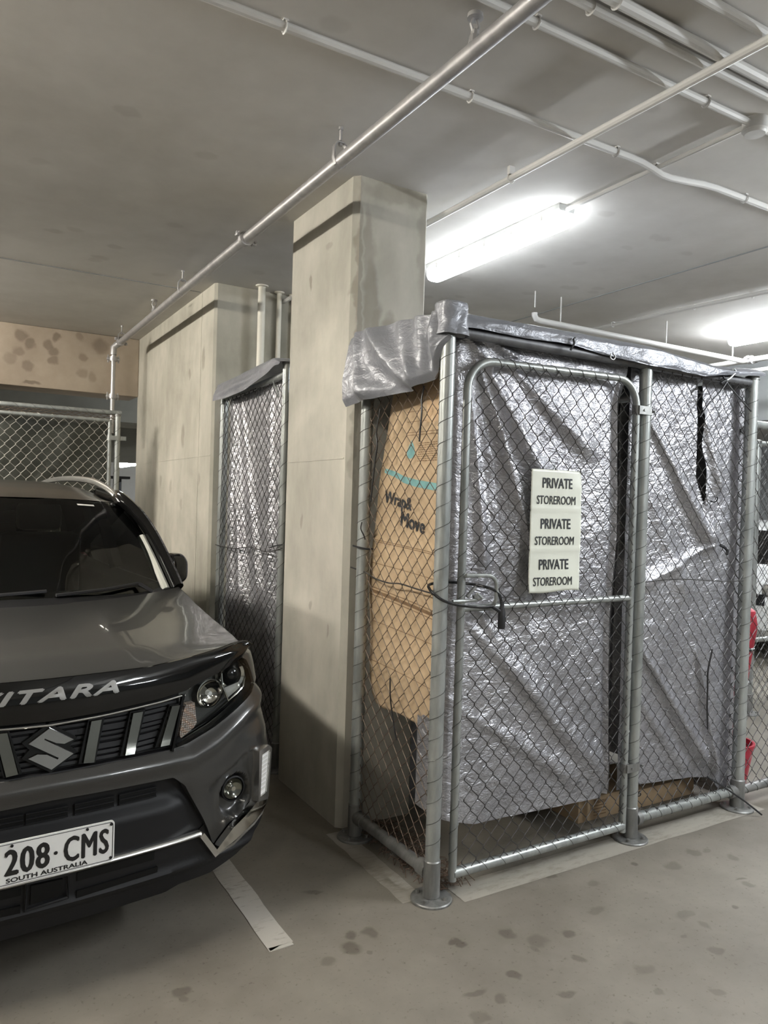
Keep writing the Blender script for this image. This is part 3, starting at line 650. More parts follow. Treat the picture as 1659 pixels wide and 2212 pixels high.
# roof cover with front hem
TOPZ = [(1.70, 2.400), (1.83, 2.402), (2.33, 2.408), (2.97, 2.412), (3.24, 2.392), (3.40, 2.376), (3.70, 2.40), (3.85, 2.40)]
LOWZ = [(1.70, 2.32), (1.83, 2.335), (2.38, 2.342), (2.58, 2.328), (2.90, 2.305), (3.08, 2.312), (3.30, 2.300), (3.52, 2.335), (3.70, 2.35), (3.85, 2.36)]
def cover(i, j):
    x = lerp(1.76, 3.80, i); zt, zl = smooth_tab(TOPZ, x), smooth_tab(LOWZ, x)
    n = .0035*noise.noise(Vector((x*4, j*3, 3)))+.0015*noise.noise(Vector((x*18, j*9, 8)))
    bul = .02*sstep(2.6, 2.9, x)
    pf = [(4.3 if x > 2.17 else 3.19, zt-.05), (3.2 if x > 2.17 else 3.0, zt-.09 if x > 2.17 else zt-.05), (2.60, zt-.012), (2.52, zt+.0), (2.47, zt), (2.447, zt-.008), (2.437-bul, zt-.03), (2.436-bul, zl+.012), (2.438-bul, zl)]
    t = j*(len(pf)-1); k = min(int(t), len(pf)-2); f = t-k
    y = lerp(pf[k][0], pf[k+1][0], f); z = lerp(pf[k][1], pf[k+1][1], f)
    if y > 2.6: z += .05*noise.noise(Vector((x*2, y*2, 5)))
    return (x, y-n*2, z+n)
mb = MB(); mb.grid(cover, 150, 49)
cov = tag(mb.build('tarpaulin', M_TARPD), 'grey tarpaulin laid over the top of the cage with its hem on the front rail', 'tarpaulin')
# bundle over corner post
def bundle(i, j):
    a = i*2*math.pi; e = .5+.5*abs(math.cos(2*a))
    rad = .062*(abs(math.cos(a))**4+abs(math.sin(a))**4)**-.25*(1-.12*sstep(.55, 1, j)); h = lerp(2.30, 2.432, min(1, j/.7))
    if j > .7: rad *= 1-(j-.7)/.3; h = 2.432+.006*math.sin((j-.7)/.3*1.57)
    n = .006*noise.noise(Vector((math.cos(a)*2, math.sin(a)*2, j*5)))
    rad *= 1 + (.12 if j < .25 else 0)*(1-j/.25)
    return (1.762+rad*math.cos(a)+n, 2.478+rad*math.sin(a)*.85+n, h)
mb = MB(); mb.grid(bundle, 41, 22); mb.build('corner_fold', M_TARPD, cov)
# flap hanging over the side
FT = [(2.44, 2.395), (2.60, 2.405), (2.75, 2.41), (2.95, 2.415), (3.10, 2.42), (3.20, 2.40)]
FB = [(2.44, 2.30), (2.50, 2.20), (2.56, 2.128), (2.64, 2.098), (2.80, 2.092), (3.0, 2.085), (3.2, 2.07)]
def flap(i, j):
    y = lerp(2.44, 3.19, i); zt, zl = smooth_tab(FT, y, .03), smooth_tab(FB, y, .03)
    outb = .06*sstep(2.5, 3.15, y)
    fold = .024*math.sin((y-2.5)*44 + (1-j)*2.5)*sstep(2.78, 2.60, y)*(1-j*.4) + .004*noise.noise(Vector((y*7+(1-j)*3, j*3, 2))) + .0025*noise.noise(Vector((y*22, j*12, 4)))
    zz_ = lerp(zl, zt, j); an = math.atan2(zz_-2.06, y-2.56); ds = math.hypot(zz_-2.06, y-2.56)
    fold += .011*math.sin(an*15)*sstep(.04, .2, ds)*sstep(.75, .35, ds)
    fold += ridge(y, lerp(zl, zt, j), 3.12, 2.42, 2.62, 2.12, .05, .022) + ridge(y, lerp(zl, zt, j), 3.14, 2.42, 3.0, 2.1, .03, .02)
    if j > .8:
        q = (j-.8)/.2; x = lerp(1.715-outb*.55, 1.80, q); z = zt + .006*math.sin(q*3.14)
    else:
        q = 1-j/.8; x = 1.715-outb*.55 - outb*.6*q**.7 - .012*math.sin(q*3.1); z = lerp(zt, zl, q)
    if j < .08: x += .02*(1-j/.08)
    return (x-fold*(1 if j < .85 else .3), y, z)
mb = MB(); mb.grid(flap, 110, 60)
tag(mb.build('tarpaulin', M_TARPD), 'shiny grey tarpaulin flap hanging over the side of the cage against the column', 'tarpaulin')
# cardboard sheet
CB = [(2.52, .62), (2.62, .643), (2.85, .655), (3.0, .645), (3.06, .655), (3.095, .70), (3.11, .80), (3.118, 1.0), (3.118, 1.35), (3.10, 1.45), (3.07, 1.60), (3.04, 1.89), (2.985, 2.12), (2.95, 2.20), (2.75, 2.24), (2.54, 2.26)]
def card(a, b_, d):
    return (1.798 + .010*math.sin((a-2.5)*5) + .012*math.sin(b_*3.0+.5) + .004*math.sin(b_*14) - d, a, b_)
import bmesh
bm = bmesh.new(); f0 = bm.faces.new([bm.verts.new((a, b_, 0)) for a, b_ in CB])
for zz in np.arange(.66, 2.26, .045): bmesh.ops.bisect_plane(bm, geom=bm.faces[:]+bm.edges[:]+bm.verts[:], plane_co=(0, zz, 0), plane_no=(0, 1, 0))
for yy in np.arange(2.56, 3.1, .06): bmesh.ops.bisect_plane(bm, geom=bm.faces[:]+bm.edges[:]+bm.verts[:], plane_co=(yy, 0, 0), plane_no=(1, 0, 0))
bm.verts.index_update(); mb = MB(); mb.add([card(q.co.x, q.co.y, 0) for q in bm.verts], [tuple(q.index for q in fc.verts) for fc in bm.faces]); bm.free()
cb = mb.build('cardboard_sheet', M_CARD, solid=.005)
tag(cb, 'flattened printed moving carton wedged upright inside the side mesh of the cage', 'cardboard')
ca = R(9)
def cfn(a, b_, d):   # printed block coordinates: a to the right as seen from outside, tilted
    y = 2.845-(a*math.cos(ca)+b_*math.sin(ca)); z = 1.578+(-a*math.sin(ca)+b_*math.cos(ca)); p = card(y, z, .0035+d); return p
text('Wrap&', cfn, M_INK, 'lettering', cb, .235, .075, bold=.04, cx=-.052, cy=.035)
text('Move', cfn, M_INK, 'lettering', cb, .205, .068, bold=.04, cx=.085, cy=-.033)
mb = MB(); top = [(3.02, 1.778), (2.93, 1.762), (2.85, 1.738), (2.75, 1.722), (2.53, 1.700)]; bot = [(3.02, 1.757), (2.93, 1.736), (2.85, 1.708), (2.75, 1.690), (2.53, 1.668)]
for k in range(4): mb.add([card(*top[k], .0036), card(*top[k+1], .0036), card(*bot[k+1], .0036), card(*bot[k], .0036)], [(0, 1, 2, 3)])
mb.build('printed_band', M_TEAL, cb)
mb = MB(); dp = []
for k in range(24):
    t = 2*math.pi*k/24; rr = 1 if math.sin(t) < .2 else 1-.45*((math.sin(t)-.2)/.8)
    dp.append((2.815+.034*math.cos(t)*(1 if math.sin(t) < 0 else (1-math.sin(t)**1.6)*.9+.02), 1.850+.042*math.sin(t)*(1.25 if math.sin(t) > 0 else .8)))
mb.add([card(a, b_, .0036) for a, b_ in dp], [tuple(range(24))]); mb.build('printed_drop', M_TEAL, cb)
mb = MB(); rr_ = random.Random(5)
for k in range(9):
    z = 1.885-.0098*k; y = 2.755
    while y > 2.60:
        l = rr_.uniform(.008, .022); mb.add([card(y, z, .0037), card(y-l, z-.001, .0037), card(y-l, z-.0045, .0037), card(y, z-.0035, .0037)], [(0, 1, 2, 3)]); y -= l+.004
mb.build('printed_lines', M_INKB, cb)
def pline(name, y0_, y1_, z, dz, h):
    n = 10; V_ = []
    for k in range(n+1):
        t = k/n; V_ += [card(lerp(y0_, y1_, t), z+dz*t, .0036), card(lerp(y0_, y1_, t), z+dz*t-h, .0036)]
    m = MB(); m.add(V_, [(2*k, 2*k+2, 2*k+3, 2*k+1) for k in range(n)]); m.build(name, M_INKB, cb)
for z in (1.925, 1.937, 1.985, 2.03): pline('printed_line', 2.86, 2.60, z, -.004, .0025)
for z in (1.44, 1.432, 1.33, 1.05, .86): pline('crease', 3.10, 2.55, z, -.03, .003)
for z, h in ((1.215, .004), (1.203, .016), (1.178, .004)): pline('crease', 3.105, 2.54, z, -.05, h)
mb = MB(); mb.grid(lambda i, j: card(lerp(2.70, 2.54, i), lerp(2.15, 1.97, j), .004+.003*noise.noise(Vector((i*5, j*7, 1)))), 10, 12); mb.build('packing_tape', M_TAPE, cb)
# cartons under the tarpaulins
def carton(c, d, rz, label):
    t = tag(MB().box(c, d, rz=rz, bev=.004).build('carton', M_CARD), label, 'box', 'cartons lying inside the cage'); return t
cx = carton((3.02, 2.90, .06), (.38, .35, .12), 0, 'brown carton lying on the cage floor under the gate tarpaulin')
text('Thermal', lambda a, b_, d: (a, 2.90-.1755-d, b_), M_INKB, 'lettering', cx, .10, .022, cx=2.985, cy=.094, bold=.01)
mb = MB()
for k in range(4): mb.box((2.985, 2.90-.1755, .072-.016*k), (.09, .002, .004))
mb.build('printed_lines', M_INKB, cx)
cx = carton((3.49, 2.90, .05), (.50, .36, .10), 0, 'long brown carton on the cage floor right of the hinge post')
text('5', lambda a, b_, d: (a, 2.90-.1805-d, b_), M_INK, 'lettering', cx, .028, .03, cx=3.28, cy=.08, bold=.02)
# litter
mb = MB(); lr = random.Random(8)
for k in range(420):
    x, y = lr.uniform(1.78, 1.98), lr.uniform(2.5, 3.18); l = lr.uniform(.02, .07); a = lr.uniform(0, 6.28); z = lr.uniform(.004, .03)
    p = [(x, y, z), (x+l*.5*math.cos(a), y+l*.5*math.sin(a), z+lr.uniform(0, .02)), (x+l*math.cos(a+.5), y+l*math.sin(a+.5), max(.003, z-.005))]
    mb.tube(p, .0018, 3, caps=False)
tag(mb.build('dry_litter', M_LEAF), 'dry brown fibres and leaf litter on the floor inside the cage corner', 'litter', kind='stuff')
# paper sign
SX0, SX1, SZ0, SZ1 = 2.198, 2.503, 1.243, 1.784
def sign_f(a, b_, d):
    cr = .004*noise.noise(Vector((a*9, b_*9, 2)))+.010*sstep(SX1-.10, SX1, a)*sstep(SZ1-.09, SZ1, b_)*(-1)+.006*sstep(SX0+.05, SX0, a)*sstep(SZ0+.05, SZ0, b_)
    seam = .003*math.exp(-((b_-1.61)/.008)**2)+.003*math.exp(-((b_-1.43)/.008)**2)
    return (a-.008*(b_-1.5)*0, CY0-.024+cr*-1-seam-d, b_)
mb = MB(); mb.grid(lambda i, j: sign_f(lerp(SX0, SX1, i)+.004*math.sin(j*7)*i*.6, lerp(SZ0, SZ1, j)-.004*math.sin(i*6)*(1-j), 0), 30, 50)
sg = tag(mb.build('paper_sign', M_PAPER, solid=.0008), 'white laminated paper sign with black lettering on the gate mesh', 'sign')
for k in range(3):
    zc_ = 1.693-.180*k; xo = -.004*k
    text('PRIVATE', sign_f, M_INK, 'lettering', sg, .178, .046, depth=.0022, bold=.028, cx=2.352+xo, cy=zc_+.032)
    text('STOREROOM', sign_f, M_INK, 'lettering', sg, .232, .038, depth=.0022, bold=.016, cx=2.348+xo, cy=zc_-.043)
# cable lock
lk = thing('cable_lock', 'black bicycle cable lock looped round the corner post and gate stile', 'lock', (2.03, 2.42, 1.15))
P = [(1.985, 2.432, 1.196), (1.93, 2.425, 1.196), (1.85, 2.425, 1.204), (1.79, 2.425, 1.214), (1.735, 2.435, 1.232), (1.708, 2.46, 1.255), (1.706, 2.49, 1.272), (1.72, 2.515, 1.286), (1.78, 2.53, 1.292), (1.85, 2.525, 1.292), (1.92, 2.50, 1.285), (1.97, 2.462, 1.275), (2.005, 2.445, 1.262), (2.028, 2.437, 1.238), (2.036, 2.434, 1.205)]
MB().tube(cr_spline(P), .0062, 10).build('cable', M_CABLE, lk)
MB().lathe([(0, .115), (.008, .115), (.0095, .09), (.0155, .07), (.0165, .01), (.0145, 0), (0, 0)], (2.038, 2.432, 1.10), (.0, 0, 1), 18).build('lock_body', M_RUB, lk)
MB().tube([(1.985, 2.432, 1.196), (2.03, 2.432, 1.172)], [.0075, .0085], 10).build('ferrule', M_RUB, lk)
# ties and cords
def cord(name, label, pts, r, m=None, cat='cord', grp=None): return tag(MB().tube(cr_spline(pts, 4), r, 6).build(name, m or M_RUB), label, cat, grp)
cord('elastic_cord', 'black elastic cord hanging from the side flap over the carton', [(1.742, 2.63, 2.115), (1.738, 2.64, 2.06), (1.735, 2.632, 2.0), (1.735, 2.64, 1.93), (1.736, 2.645, 1.88)], .0042)
cord('elastic_cord', 'hooked dark cord tied from the flap down the back edge of the carton', [(1.735, 2.98, 2.05), (1.733, 3.0, 1.97), (1.735, 3.01, 1.93), (1.735, 3.0, 1.88), (1.737, 3.02, 1.80), (1.738, 3.05, 1.62)], .0045)
cord('elastic_cord', 'thin dark cord hanging from the foot of the carton', [(1.74, 2.83, .83), (1.738, 2.825, .79), (1.737, 2.82, .76), (1.742, 2.815, .70), (1.742, 2.79, .63), (1.745, 2.77, .57)], .0035)
cord('cable_tie', 'black tie round the back post beside the column', [(1.70, 3.14, 1.405), (1.705, 3.09, 1.40), (1.73, 3.06, 1.395), (1.76, 3.05, 1.395)], .0045)
cord('wire_tie', 'loop of dark wire on the back post beside the column', [(1.71, 3.08, 1.52), (1.70, 3.07, 1.49), (1.712, 3.06, 1.46), (1.725, 3.07, 1.44)], .003)
cord('elastic_cord', 'black elastic cord stretched from the torn tarpaulin top to the right post', [(3.47, 2.44, 2.325), (3.52, 2.442, 2.285), (3.62, 2.442, 2.225), (3.72, 2.44, 2.165)], .0045)
cord('elastic_cord', 'dark strap running down left from the hook near the right post', [(3.50, 2.435, 2.30), (3.45, 2.44, 2.24), (3.38, 2.445, 2.18), (3.31, 2.45, 2.10)], .004)
t = thing('bungee_hook', 'silver hook end above the black strap near the right post', 'hook', (3.50, 2.43, 2.3))
MB().tube(cr_spline([(3.475, 2.425, 2.30), (3.50, 2.42, 2.315), (3.53, 2.42, 2.338), (3.545, 2.42, 2.355), (3.53, 2.42, 2.368), (3.515, 2.42, 2.355)], 4), .005, 6).build('hook', M_GALV, t)
MB().tube([(3.44, 2.43, 2.282), (3.478, 2.426, 2.303)], .009, 8).build('end_sleeve', M_RUB, t)
cord('cable_tie', 'small black tie on the tarpaulin between tear and right post', [(3.52, 2.455, 1.445), (3.54, 2.45, 1.438), (3.555, 2.45, 1.43), (3.575, 2.45, 1.415), (3.57, 2.45, 1.395)], .008)
cord('elastic_cord', 'thin black cord knotted on the lower right tarpaulin', [(3.485, 2.455, .90), (3.475, 2.455, .86), (3.468, 2.455, .84), (3.455, 2.455, .78), (3.458, 2.455, .70), (3.46, 2.455, .60), (3.47, 2.455, .48)], .0045)
cord('cable_tie', 'long black cable tie sticking out from the cage foot over the floor', [(3.49, 2.46, .225), (3.52, 2.45, .205), (3.60, 2.42, .155), (3.70, 2.38, .085), (3.79, 2.34, .012)], .0048)
cord('cable_tie', 'black eyelet tie on the cover hem above the gate', [(2.40, 2.425, 2.372), (2.385, 2.42, 2.362), (2.39, 2.42, 2.345), (2.375, 2.425, 2.315)], .005)
t = tag(MB().tube(cr_spline([(2.635, 2.42, 2.335), (2.65, 2.42, 2.32), (2.64, 2.42, 2.305), (2.62, 2.42, 2.31), (2.622, 2.42, 2.33)], 4), .0035, 6).build('wire_loop', M_GALVD), 'small wire ring on the top rail above the gate', 'ring')
cord('hook', 'dark wire hook at the bottom of the tear', [(3.49, 2.50, 1.675), (3.51, 2.49, 1.672), (3.525, 2.485, 1.685), (3.52, 2.485, 1.70)], .004)

# --- narrow cage between column and wall end
c2 = thing('storage_cage', 'narrow chain link cage panel between the column and the wall end, lined with tarpaulin', 'cage', (1.745, 4.1, 0))
post(c2, 1.745, 4.12, 2.44, wrap=.12, r=.022); post(c2, 1.755, 5.27, 2.36, wrap=.12, r=.03)
rail(c2, (1.745, 4.12, 2.36), (1.755, 5.27, 2.33), .02, 0); rail(c2, (1.745, 4.12, .10), (1.755, 5.27, .10), .024, 0)
mb = MB(); chain(mb, lambda a, b_, d: (1.735+d, a, b_), 4.15, 5.24, .12, 2.33, px=.082, pz=.076, seed=21, wob=.010); mb.build('wire_mesh', M_WIRE, c2)
mb = MB(); mb.tube(cr_spline([(1.72, 4.05, 1.33), (1.725, 4.3, 1.29), (1.725, 4.6, 1.30), (1.725, 4.9, 1.27), (1.725, 5.3, 1.27)], 4), .003, 5); mb.build('tension_wire', M_WIRE, c2)
def c2tarp(i, j):
    y = lerp(4.15, 5.19, i); z = lerp(.03, 2.35, j)
    d = crumple(y, z, 1., 31) + ridge(y, z, 5.1, 2.33, 4.75, .9, .05, .035, 2.) + ridge(y, z, 5.12, 2.0, 5.0, .3, .03, .02) + ridge(y, z, 4.95, 2.3, 4.5, 1.0, .05, .02) + ridge(y, z, 4.4, 2.3, 4.3, .2, .05, .02)
    return (1.775-d*.8, y, z)
mb = MB(); mb.grid(c2tarp, 90, 160); tag(mb.build('tarpaulin', M_TARP), 'silver tarpaulin hung behind the narrow mesh panel between column and wall', 'tarpaulin')
T2 = [(4.07, 2.42), (4.17, 2.462), (4.5, 2.455), (5.28, 2.43)]; B2 = [(4.07, 2.40), (4.13, 2.41), (4.25, 2.375), (4.45, 2.345), (4.65, 2.318), (5.0, 2.306), (5.28, 2.31)]
def c2flap(i, j):
    y = lerp(4.075, 5.275, i); zt, zl = smooth_tab(T2, y, .03), smooth_tab(B2, y, .04)
    n = .008*noise.noise(Vector((y*3, j*6, 3))) + .006*math.sin(j*9+y*3)
    if j > .6: q = (j-.6)/.4; return (lerp(1.70, 1.95, q)+n, y, zt+.01*math.sin(q*3))
    q = 1-j/.6; return (1.70-.03*q**.6+n, y, lerp(zt, zl, q))
mb = MB(); mb.grid(c2flap, 70, 36); tag(mb.build('tarpaulin', M_TARPD), 'dark grey tarpaulin hood draped over the narrow cage top beside the column', 'tarpaulin')
t = tag(MB().tube(cr_spline([(1.705, 4.22, 2.33), (1.70, 4.19, 2.30), (1.71, 4.17, 2.27), (1.70, 4.12, 2.22)], 4), .005, 6).build('snap_hook', M_GALV), 'small metal hook under the hood of the narrow cage', 'hook')
cord('cable_tie', 'black tie on the narrow cage post next to the column', [(1.72, 4.24, 1.32), (1.715, 4.16, 1.335), (1.71, 4.09, 1.345), (1.73, 4.07, 1.35)], .004)

# --- rear cage
RY = 7.0
c3 = thing('storage_cage', 'chain link cage behind the car, lined with dark green cloth', 'cage', (1.3, RY, 0))
post(c3, 1.345, RY, 2.335, r=.025, wrap=.12, m=M_GALV); rail(c3, (-2.6, RY, 2.345), (1.375, RY, 2.345), .021, .14, M_GALV); rail(c3, (-2.6, RY, .1), (1.345, RY, .1), .021, 0, M_GALV)
post(c3, -2.6, RY, 2.335, r=.025, wrap=0, m=M_GALV)
g3 = MB().tube([(1.278, RY-.005, .06), (1.278, RY-.005, 2.28)], .018, 12).build('gate', M_GALV, c3)
mb = MB(); mb.tube([(-1.2, RY-.005, 2.272), (1.278, RY-.005, 2.272)], .018, 12); mb.tube([(-1.2, RY-.005, .09), (1.278, RY-.005, .09)], .018, 12); mb.tube([(-1.2, RY-.005, .06), (-1.2, RY-.005, 2.28)], .018, 12); mb.build('gate_frame', M_GALV, g3)
mb = MB(); helix(mb, (1.278, RY-.005, .1), (1.278, RY-.005, 2.26), .018, .12, .0018); helix(mb, (-1.2, RY-.005, 2.272), (1.27, RY-.005, 2.272), .018, .11, .0018); mb.build('lacing_wire', M_WIREL, g3)
for hz in (2.12, .4):
    mb = MB(); mb.lathe([(.018, -.025), (.023, -.025), (.023, .025), (.018, .025)], (1.278, RY-.005, hz)); mb.lathe([(.025, -.022), (.029, -.022), (.029, .022), (.025, .022)], (1.345, RY, hz)); mb.box((1.312, RY-.028, hz), (.07, .005, .04)); mb.box((1.395, RY-.01, hz), (.05, .008, .036)); mb.build('hinge', M_GALV, g3)
mb = MB(); chain(mb, lambda a, b_, d: (a, RY-.018+d, b_), -1.18, 1.26, .1, 2.265, px=.083, pz=.098, r=.0022, seed=41, wob=.008); mb.build('wire_mesh', M_WIREL, g3)
mb = MB(); chain(mb, lambda a, b_, d: (a, RY-.008+d, b_), -1.2, 1.34, 2.285, 2.335, px=.06, pz=.03, r=.003, seed=43); mb.build('wire_mesh', M_WIREH, c3)
mb = MB(); mb.grid(lambda i, j: (lerp(-2.55, 1.27, i), RY+.05+.03*noise.noise(Vector((i*12, j*6, 4)))+.012*noise.noise(Vector((i*40, j*22, 9))), lerp(.05, 2.24, j)), 140, 80)
tag(mb.build('shade_cloth', M_TARPG), 'dark green shade cloth behind the mesh of the cage at the end of the bay', 'cloth')
mb = MB(); mb.tube([(1.80, 9.3, 0), (1.80, 9.3, 1.80)], .05, 10); mb.box((1.80, 9.3, 1.815), (.26, .18, .03))
tag(mb.build('steel_post', M_PLAST), 'dark post with a flat head beyond the rear cage beside the wall', 'post')

# --- neighbour cage on the right
c4 = thing('mesh_fence', 'chain link fence continuing right of the silver cage', 'fence', (3.8, 2.478, 0))
rail(c4, (3.81, CY0, 2.105), (6.3, CY0, 2.105), .022, 0); rail(c4, (3.81, CY0, .095), (6.3, CY0, .095), .024, .09, M_GALVD); post(c4, 6.3, CY0, 2.2, wrap=0)
mb = MB(); chain(mb, lambda a, b_, d: (a, CY0-.01+d, b_), 3.81, 6.28, .11, 2.10, px=.08, seed=51); mb.build('wire_mesh', M_WIRE, c4)
c5 = thing('mesh_fence', 'second chain link fence standing behind the right hand fence', 'fence', (3.85, 4.1, 0))
post(c5, 5.62, 3.62, 2.2, wrap=0, r=.03); rail(c5, (4.6, 3.62, .62), (7.2, 3.62, .56), .022, 0); rail(c5, (4.6, 3.62, 2.18), (7.2, 3.62, 2.18), .022, 0); post(c5, 7.2, 3.62, 2.2, wrap=0)
post(c5, 4.6, 3.62, 2.2, wrap=0)
mb = MB(); chain(mb, lambda a, b_, d: (a, 3.61+d, b_), 4.62, 7.18, .05, 2.17, px=.08, seed=53); mb.build('wire_mesh', M_WIRE, c5)
t = tag(MB().lathe([(0, 0), (.10, 0), (.145, .27), (.15, .27), (.15, .285), (.137, .285), (.094, .01), (0, .01)], (3.985, 2.69, 0), n=24).build("bucket", M_REDP), 'red plastic bucket on the floor behind the right cage post', 'bucket')
def bag(i, j):
    a = i*2*math.pi; h = lerp(.02, 1.0, j); rr = tab([(0, .02), (.03, .10), (.3, .11), (.62, .13), (.82, .15), (.93, .13), (.99, .05), (1, .0)], j)
    rr *= 1+.06*math.sin(3*a+j*5); return (4.86+rr*math.cos(a)*.8-.03*(1-j), 3.25+rr*math.sin(a), h)
t = tag(MB().grid(bag, 28, 30).build('duffel_bag', M_RED), 'tall red fabric bag with black straps standing behind the right cage post', 'bag')
mb = MB()
for q in (.42, .66): MB().tube([bag(k/24, q) for k in range(24)], .012, 5, closed=True).build('strap', M_RUB, t)

# --- white car in the distance
wc = thing('car', 'white parked car seen through the fence at the far right', 'car', (9.4, 5.95, 0), R(20))
prof = [(-2.0, .35), (-2.05, .62), (-1.95, .86), (-1.1, .98), (-.45, 1.42), (.2, 1.53), (1.2, 1.50), (1.75, 1.10), (1.98, 1.02), (2.02, .40), (1.9, .26), (-1.9, .26)]
mb = MB()
def wprof(a, b_, d): return (a, d*(1 if b_ < .95 else 1-.22*(b_-.95)/.58), b_)
mb.prism(prof, wprof, -.85, .85); mb.build('body', M_WHITECAR, wc, local=True, angle=25)
for sgn in (-1, 1):
    mb = MB(); win = [(-.95, 1.0), (-.42, 1.38), (.2, 1.46), (1.12, 1.43), (1.5, 1.05)]
    mb.prism(win, lambda a, b_, d: (a, sgn*(.85*(1-.22*(b_-.95)/.58)+d), b_), -.01, .006); mb.build('side_window', M_GLASSD if False else M_GLOSS, wc, local=True)
mb = MB(); mb.prism([(-.70, -.72), (.70, -.72), (.58, .0), (-.58, .0)], lambda a, b_, d: (lerp(-.50, -1.05, -b_/.72)-d, a, lerp(1.39, 1.0, -b_/.72)+d), .0, .012); mb.build('windscreen', M_GLOSS, wc, local=True)
for wx in (-1.3, 1.25):
    for sgn in (-1, 1):
        o = MB().lathe([(0, -.1), (.20, -.1), (.31, -.09), (.32, 0), (.31, .09), (.20, .1), (0, .1)], (wx, sgn*.78, .32), (0, 1, 0), 24).build('wheel', M_TYRE, wc, local=True)
        MB().lathe([(0, .112), (.05, .112), (.19, .104), (.19, .09)], (wx, sgn*.78, .32), (0, sgn, 0), 16).build('rim', M_SATIN, o, local=True)
MB().box((-2.04, 0, .68), (.03, 1.0, .12)).build('grille', M_PLAST, wc, local=True)
for sgn in (-1, 1):
    MB().box((-1.98, sgn*.62, .78), (.08, .32, .14), bev=.02).build('headlamp', M_LENS if False else M_SATIN, wc, local=True)
    MB().box((2.0, sgn*.66, .9), (.06, .26, .16), bev=.015).build('tail_lamp', M_REDP, wc, local=True)

# ------------------------------------------------------------------ the grey car
car = thing('car', 'grey compact SUV with black roof and bonnet protector parked beside the column', 'car', (.317, 2.53, 0), R(4.4))
PC = np.array([(0, 0), (.15, .003), (.3, .012), (.45, .027), (.6, .055), (.7, .085), (.78, .125), (.83, .172), (.862, .225), (.88, .3), (.888, .4), (.89, .55), (.89, .9)])
def dense():
    out = []
    for i in range(len(PC)-1):
        p0 = PC[i-1] if i else np.array([-PC[1][0], PC[1][1]]); p1, p2, p3 = PC[i], PC[i+1], PC[min(i+2, len(PC)-1)]
        for k in range(12):
            a = k/12; out.append(.5*((2*p1)+(p2-p0)*a+(2*p0-5*p1+4*p2-p3)*a*a+(3*p1-p0-3*p2+p3)*a**3))
    return np.array(out+[PC[-1]])
DD = dense(); DS = np.r_[0, np.cumsum(np.hypot(*np.diff(DD, axis=0).T))]
OZ = [(.1, -.09), (.2, -.05), (.3, -.015), (.42, 0), (.62, 0), (.7, -.012), (.78, -.035), (.88, -.055), (.96, -.07), (1.03, -.09), (1.1, -.14)]
def pos(s, z, o=0.):
    """front skin of the car: s along the plan curve from the centre, z height, o outwards"""
    sg = 1 if s >= 0 else -1; a = abs(s)
    u, v_ = np.interp(a, DS, DD[:, 0]), np.interp(a, DS, DD[:, 1]); b0 = max(a-.012, 0)
    du, dv = np.interp(a+.012, DS, DD[:, 0])-np.interp(b0, DS, DD[:, 0]), np.interp(a+.012, DS, DD[:, 1])-np.interp(b0, DS, DD[:, 1])
    l = math.hypot(du, dv); k = tab(OZ, z)+o
    return (sg*float(u+dv/l*k), float(v_-du/l*k), float(z))
def strip(mb, s0, s1, n, zt, zb, off, nz=8, rt=.03, rb=.03):
    rows = []
    for i in range(n+1):
        s = lerp(s0, s1, i/n); a = abs(s); T, B = zt(a), zb(a); q = []
        if rt: q.append(pos(s, T, off(a, T)-rt))
        for j in range(nz+1):
            z = lerp(T, B, j/nz); q.append(pos(s, z, off(a, z)))
        if rb: q.append(pos(s, B, off(a, B)-rb))
        rows.append(q)
    m = len(rows[0]); mb.add([p for q in rows for p in q], [(i*m+j, (i+1)*m+j, (i+1)*m+j+1, i*m+j+1) for i in range(n) for j in range(m-1)]); return mb
def cpart(mb, name, m, parent=None, **k): return mb.build(name, m, parent or car, local=True, **k)
T_ = lambda pts: (lambda a: tab(pts, a))
prot_t = T_([(0, 1.016), (.33, 1.018), (.53, 1.037), (.72, 1.056), (.80, 1.060), (.835, 1.045)])
prot_b = T_([(0, .884), (.18, .891), (.37, .906), (.47, .919), (.517, .937), (.618, .962), (.765, 1.0), (.835, 1.025)])
hl_t = T_([(.409, .737), (.466, .905), (.54, .935), (.62, .960), (.763, .998), (.80, .985), (.825, .945), (.853, .887)])
hl_b = T_([(.409, .735), (.462, .742), (.58, .776), (.76, .845), (.82, .868), (.853, .885)])
bum_t = T_([(0, .722), (.40, .726), (.409, .733), (.462, .740), (.58, .774), (.76, .843), (.82, .866), (.853, .884), (.92, .90), (1.12, .93)])
bum_b = T_([(0, .645), (.35, .637), (.40, .636), (.446, .597), (.491, .512), (.522, .458), (.583, .338), (.645, .393), (.762, .450), (.85, .44), (1.12, .42)])
zr = T_([(0, .690), (.40, .688), (.47, .685), (.58, .72), (.67, .76), (.75, .79), (.9, .83), (1.2, .85)])
zf = T_([(.5, .55), (.53, .562), (.61, .597), (.70, .640), (.75, .653), (.80, .66)])
def bum_off(a, z):
    o = .014*math.exp(-((z-zr(a))/.03)**2)
    if z > zr(a): o -= .012*sstep(0, .06, z-zr(a))
    if a > .42:
        low = sstep(zf(a)+.006, zf(a)-.012, z)*sstep(.50, .62, a)*sstep(.80, .74, a)
        o -= .020*low
        d = math.hypot((a-.672)/.072, (z-.500)/.078); o -= .034*sstep(1.08, .80, d)
        o += .006*math.exp(-((d-1.12)/.12)**2)
        o -= .014*sstep(.49, .44, a)*sstep(.62, .52, z)
    return o
mb = MB(); strip(mb, -1.12, 1.12, 260, bum_t, bum_b, bum_off, 40, .03, .04); cpart(mb, 'bumper', M_PAINT, angle=50)
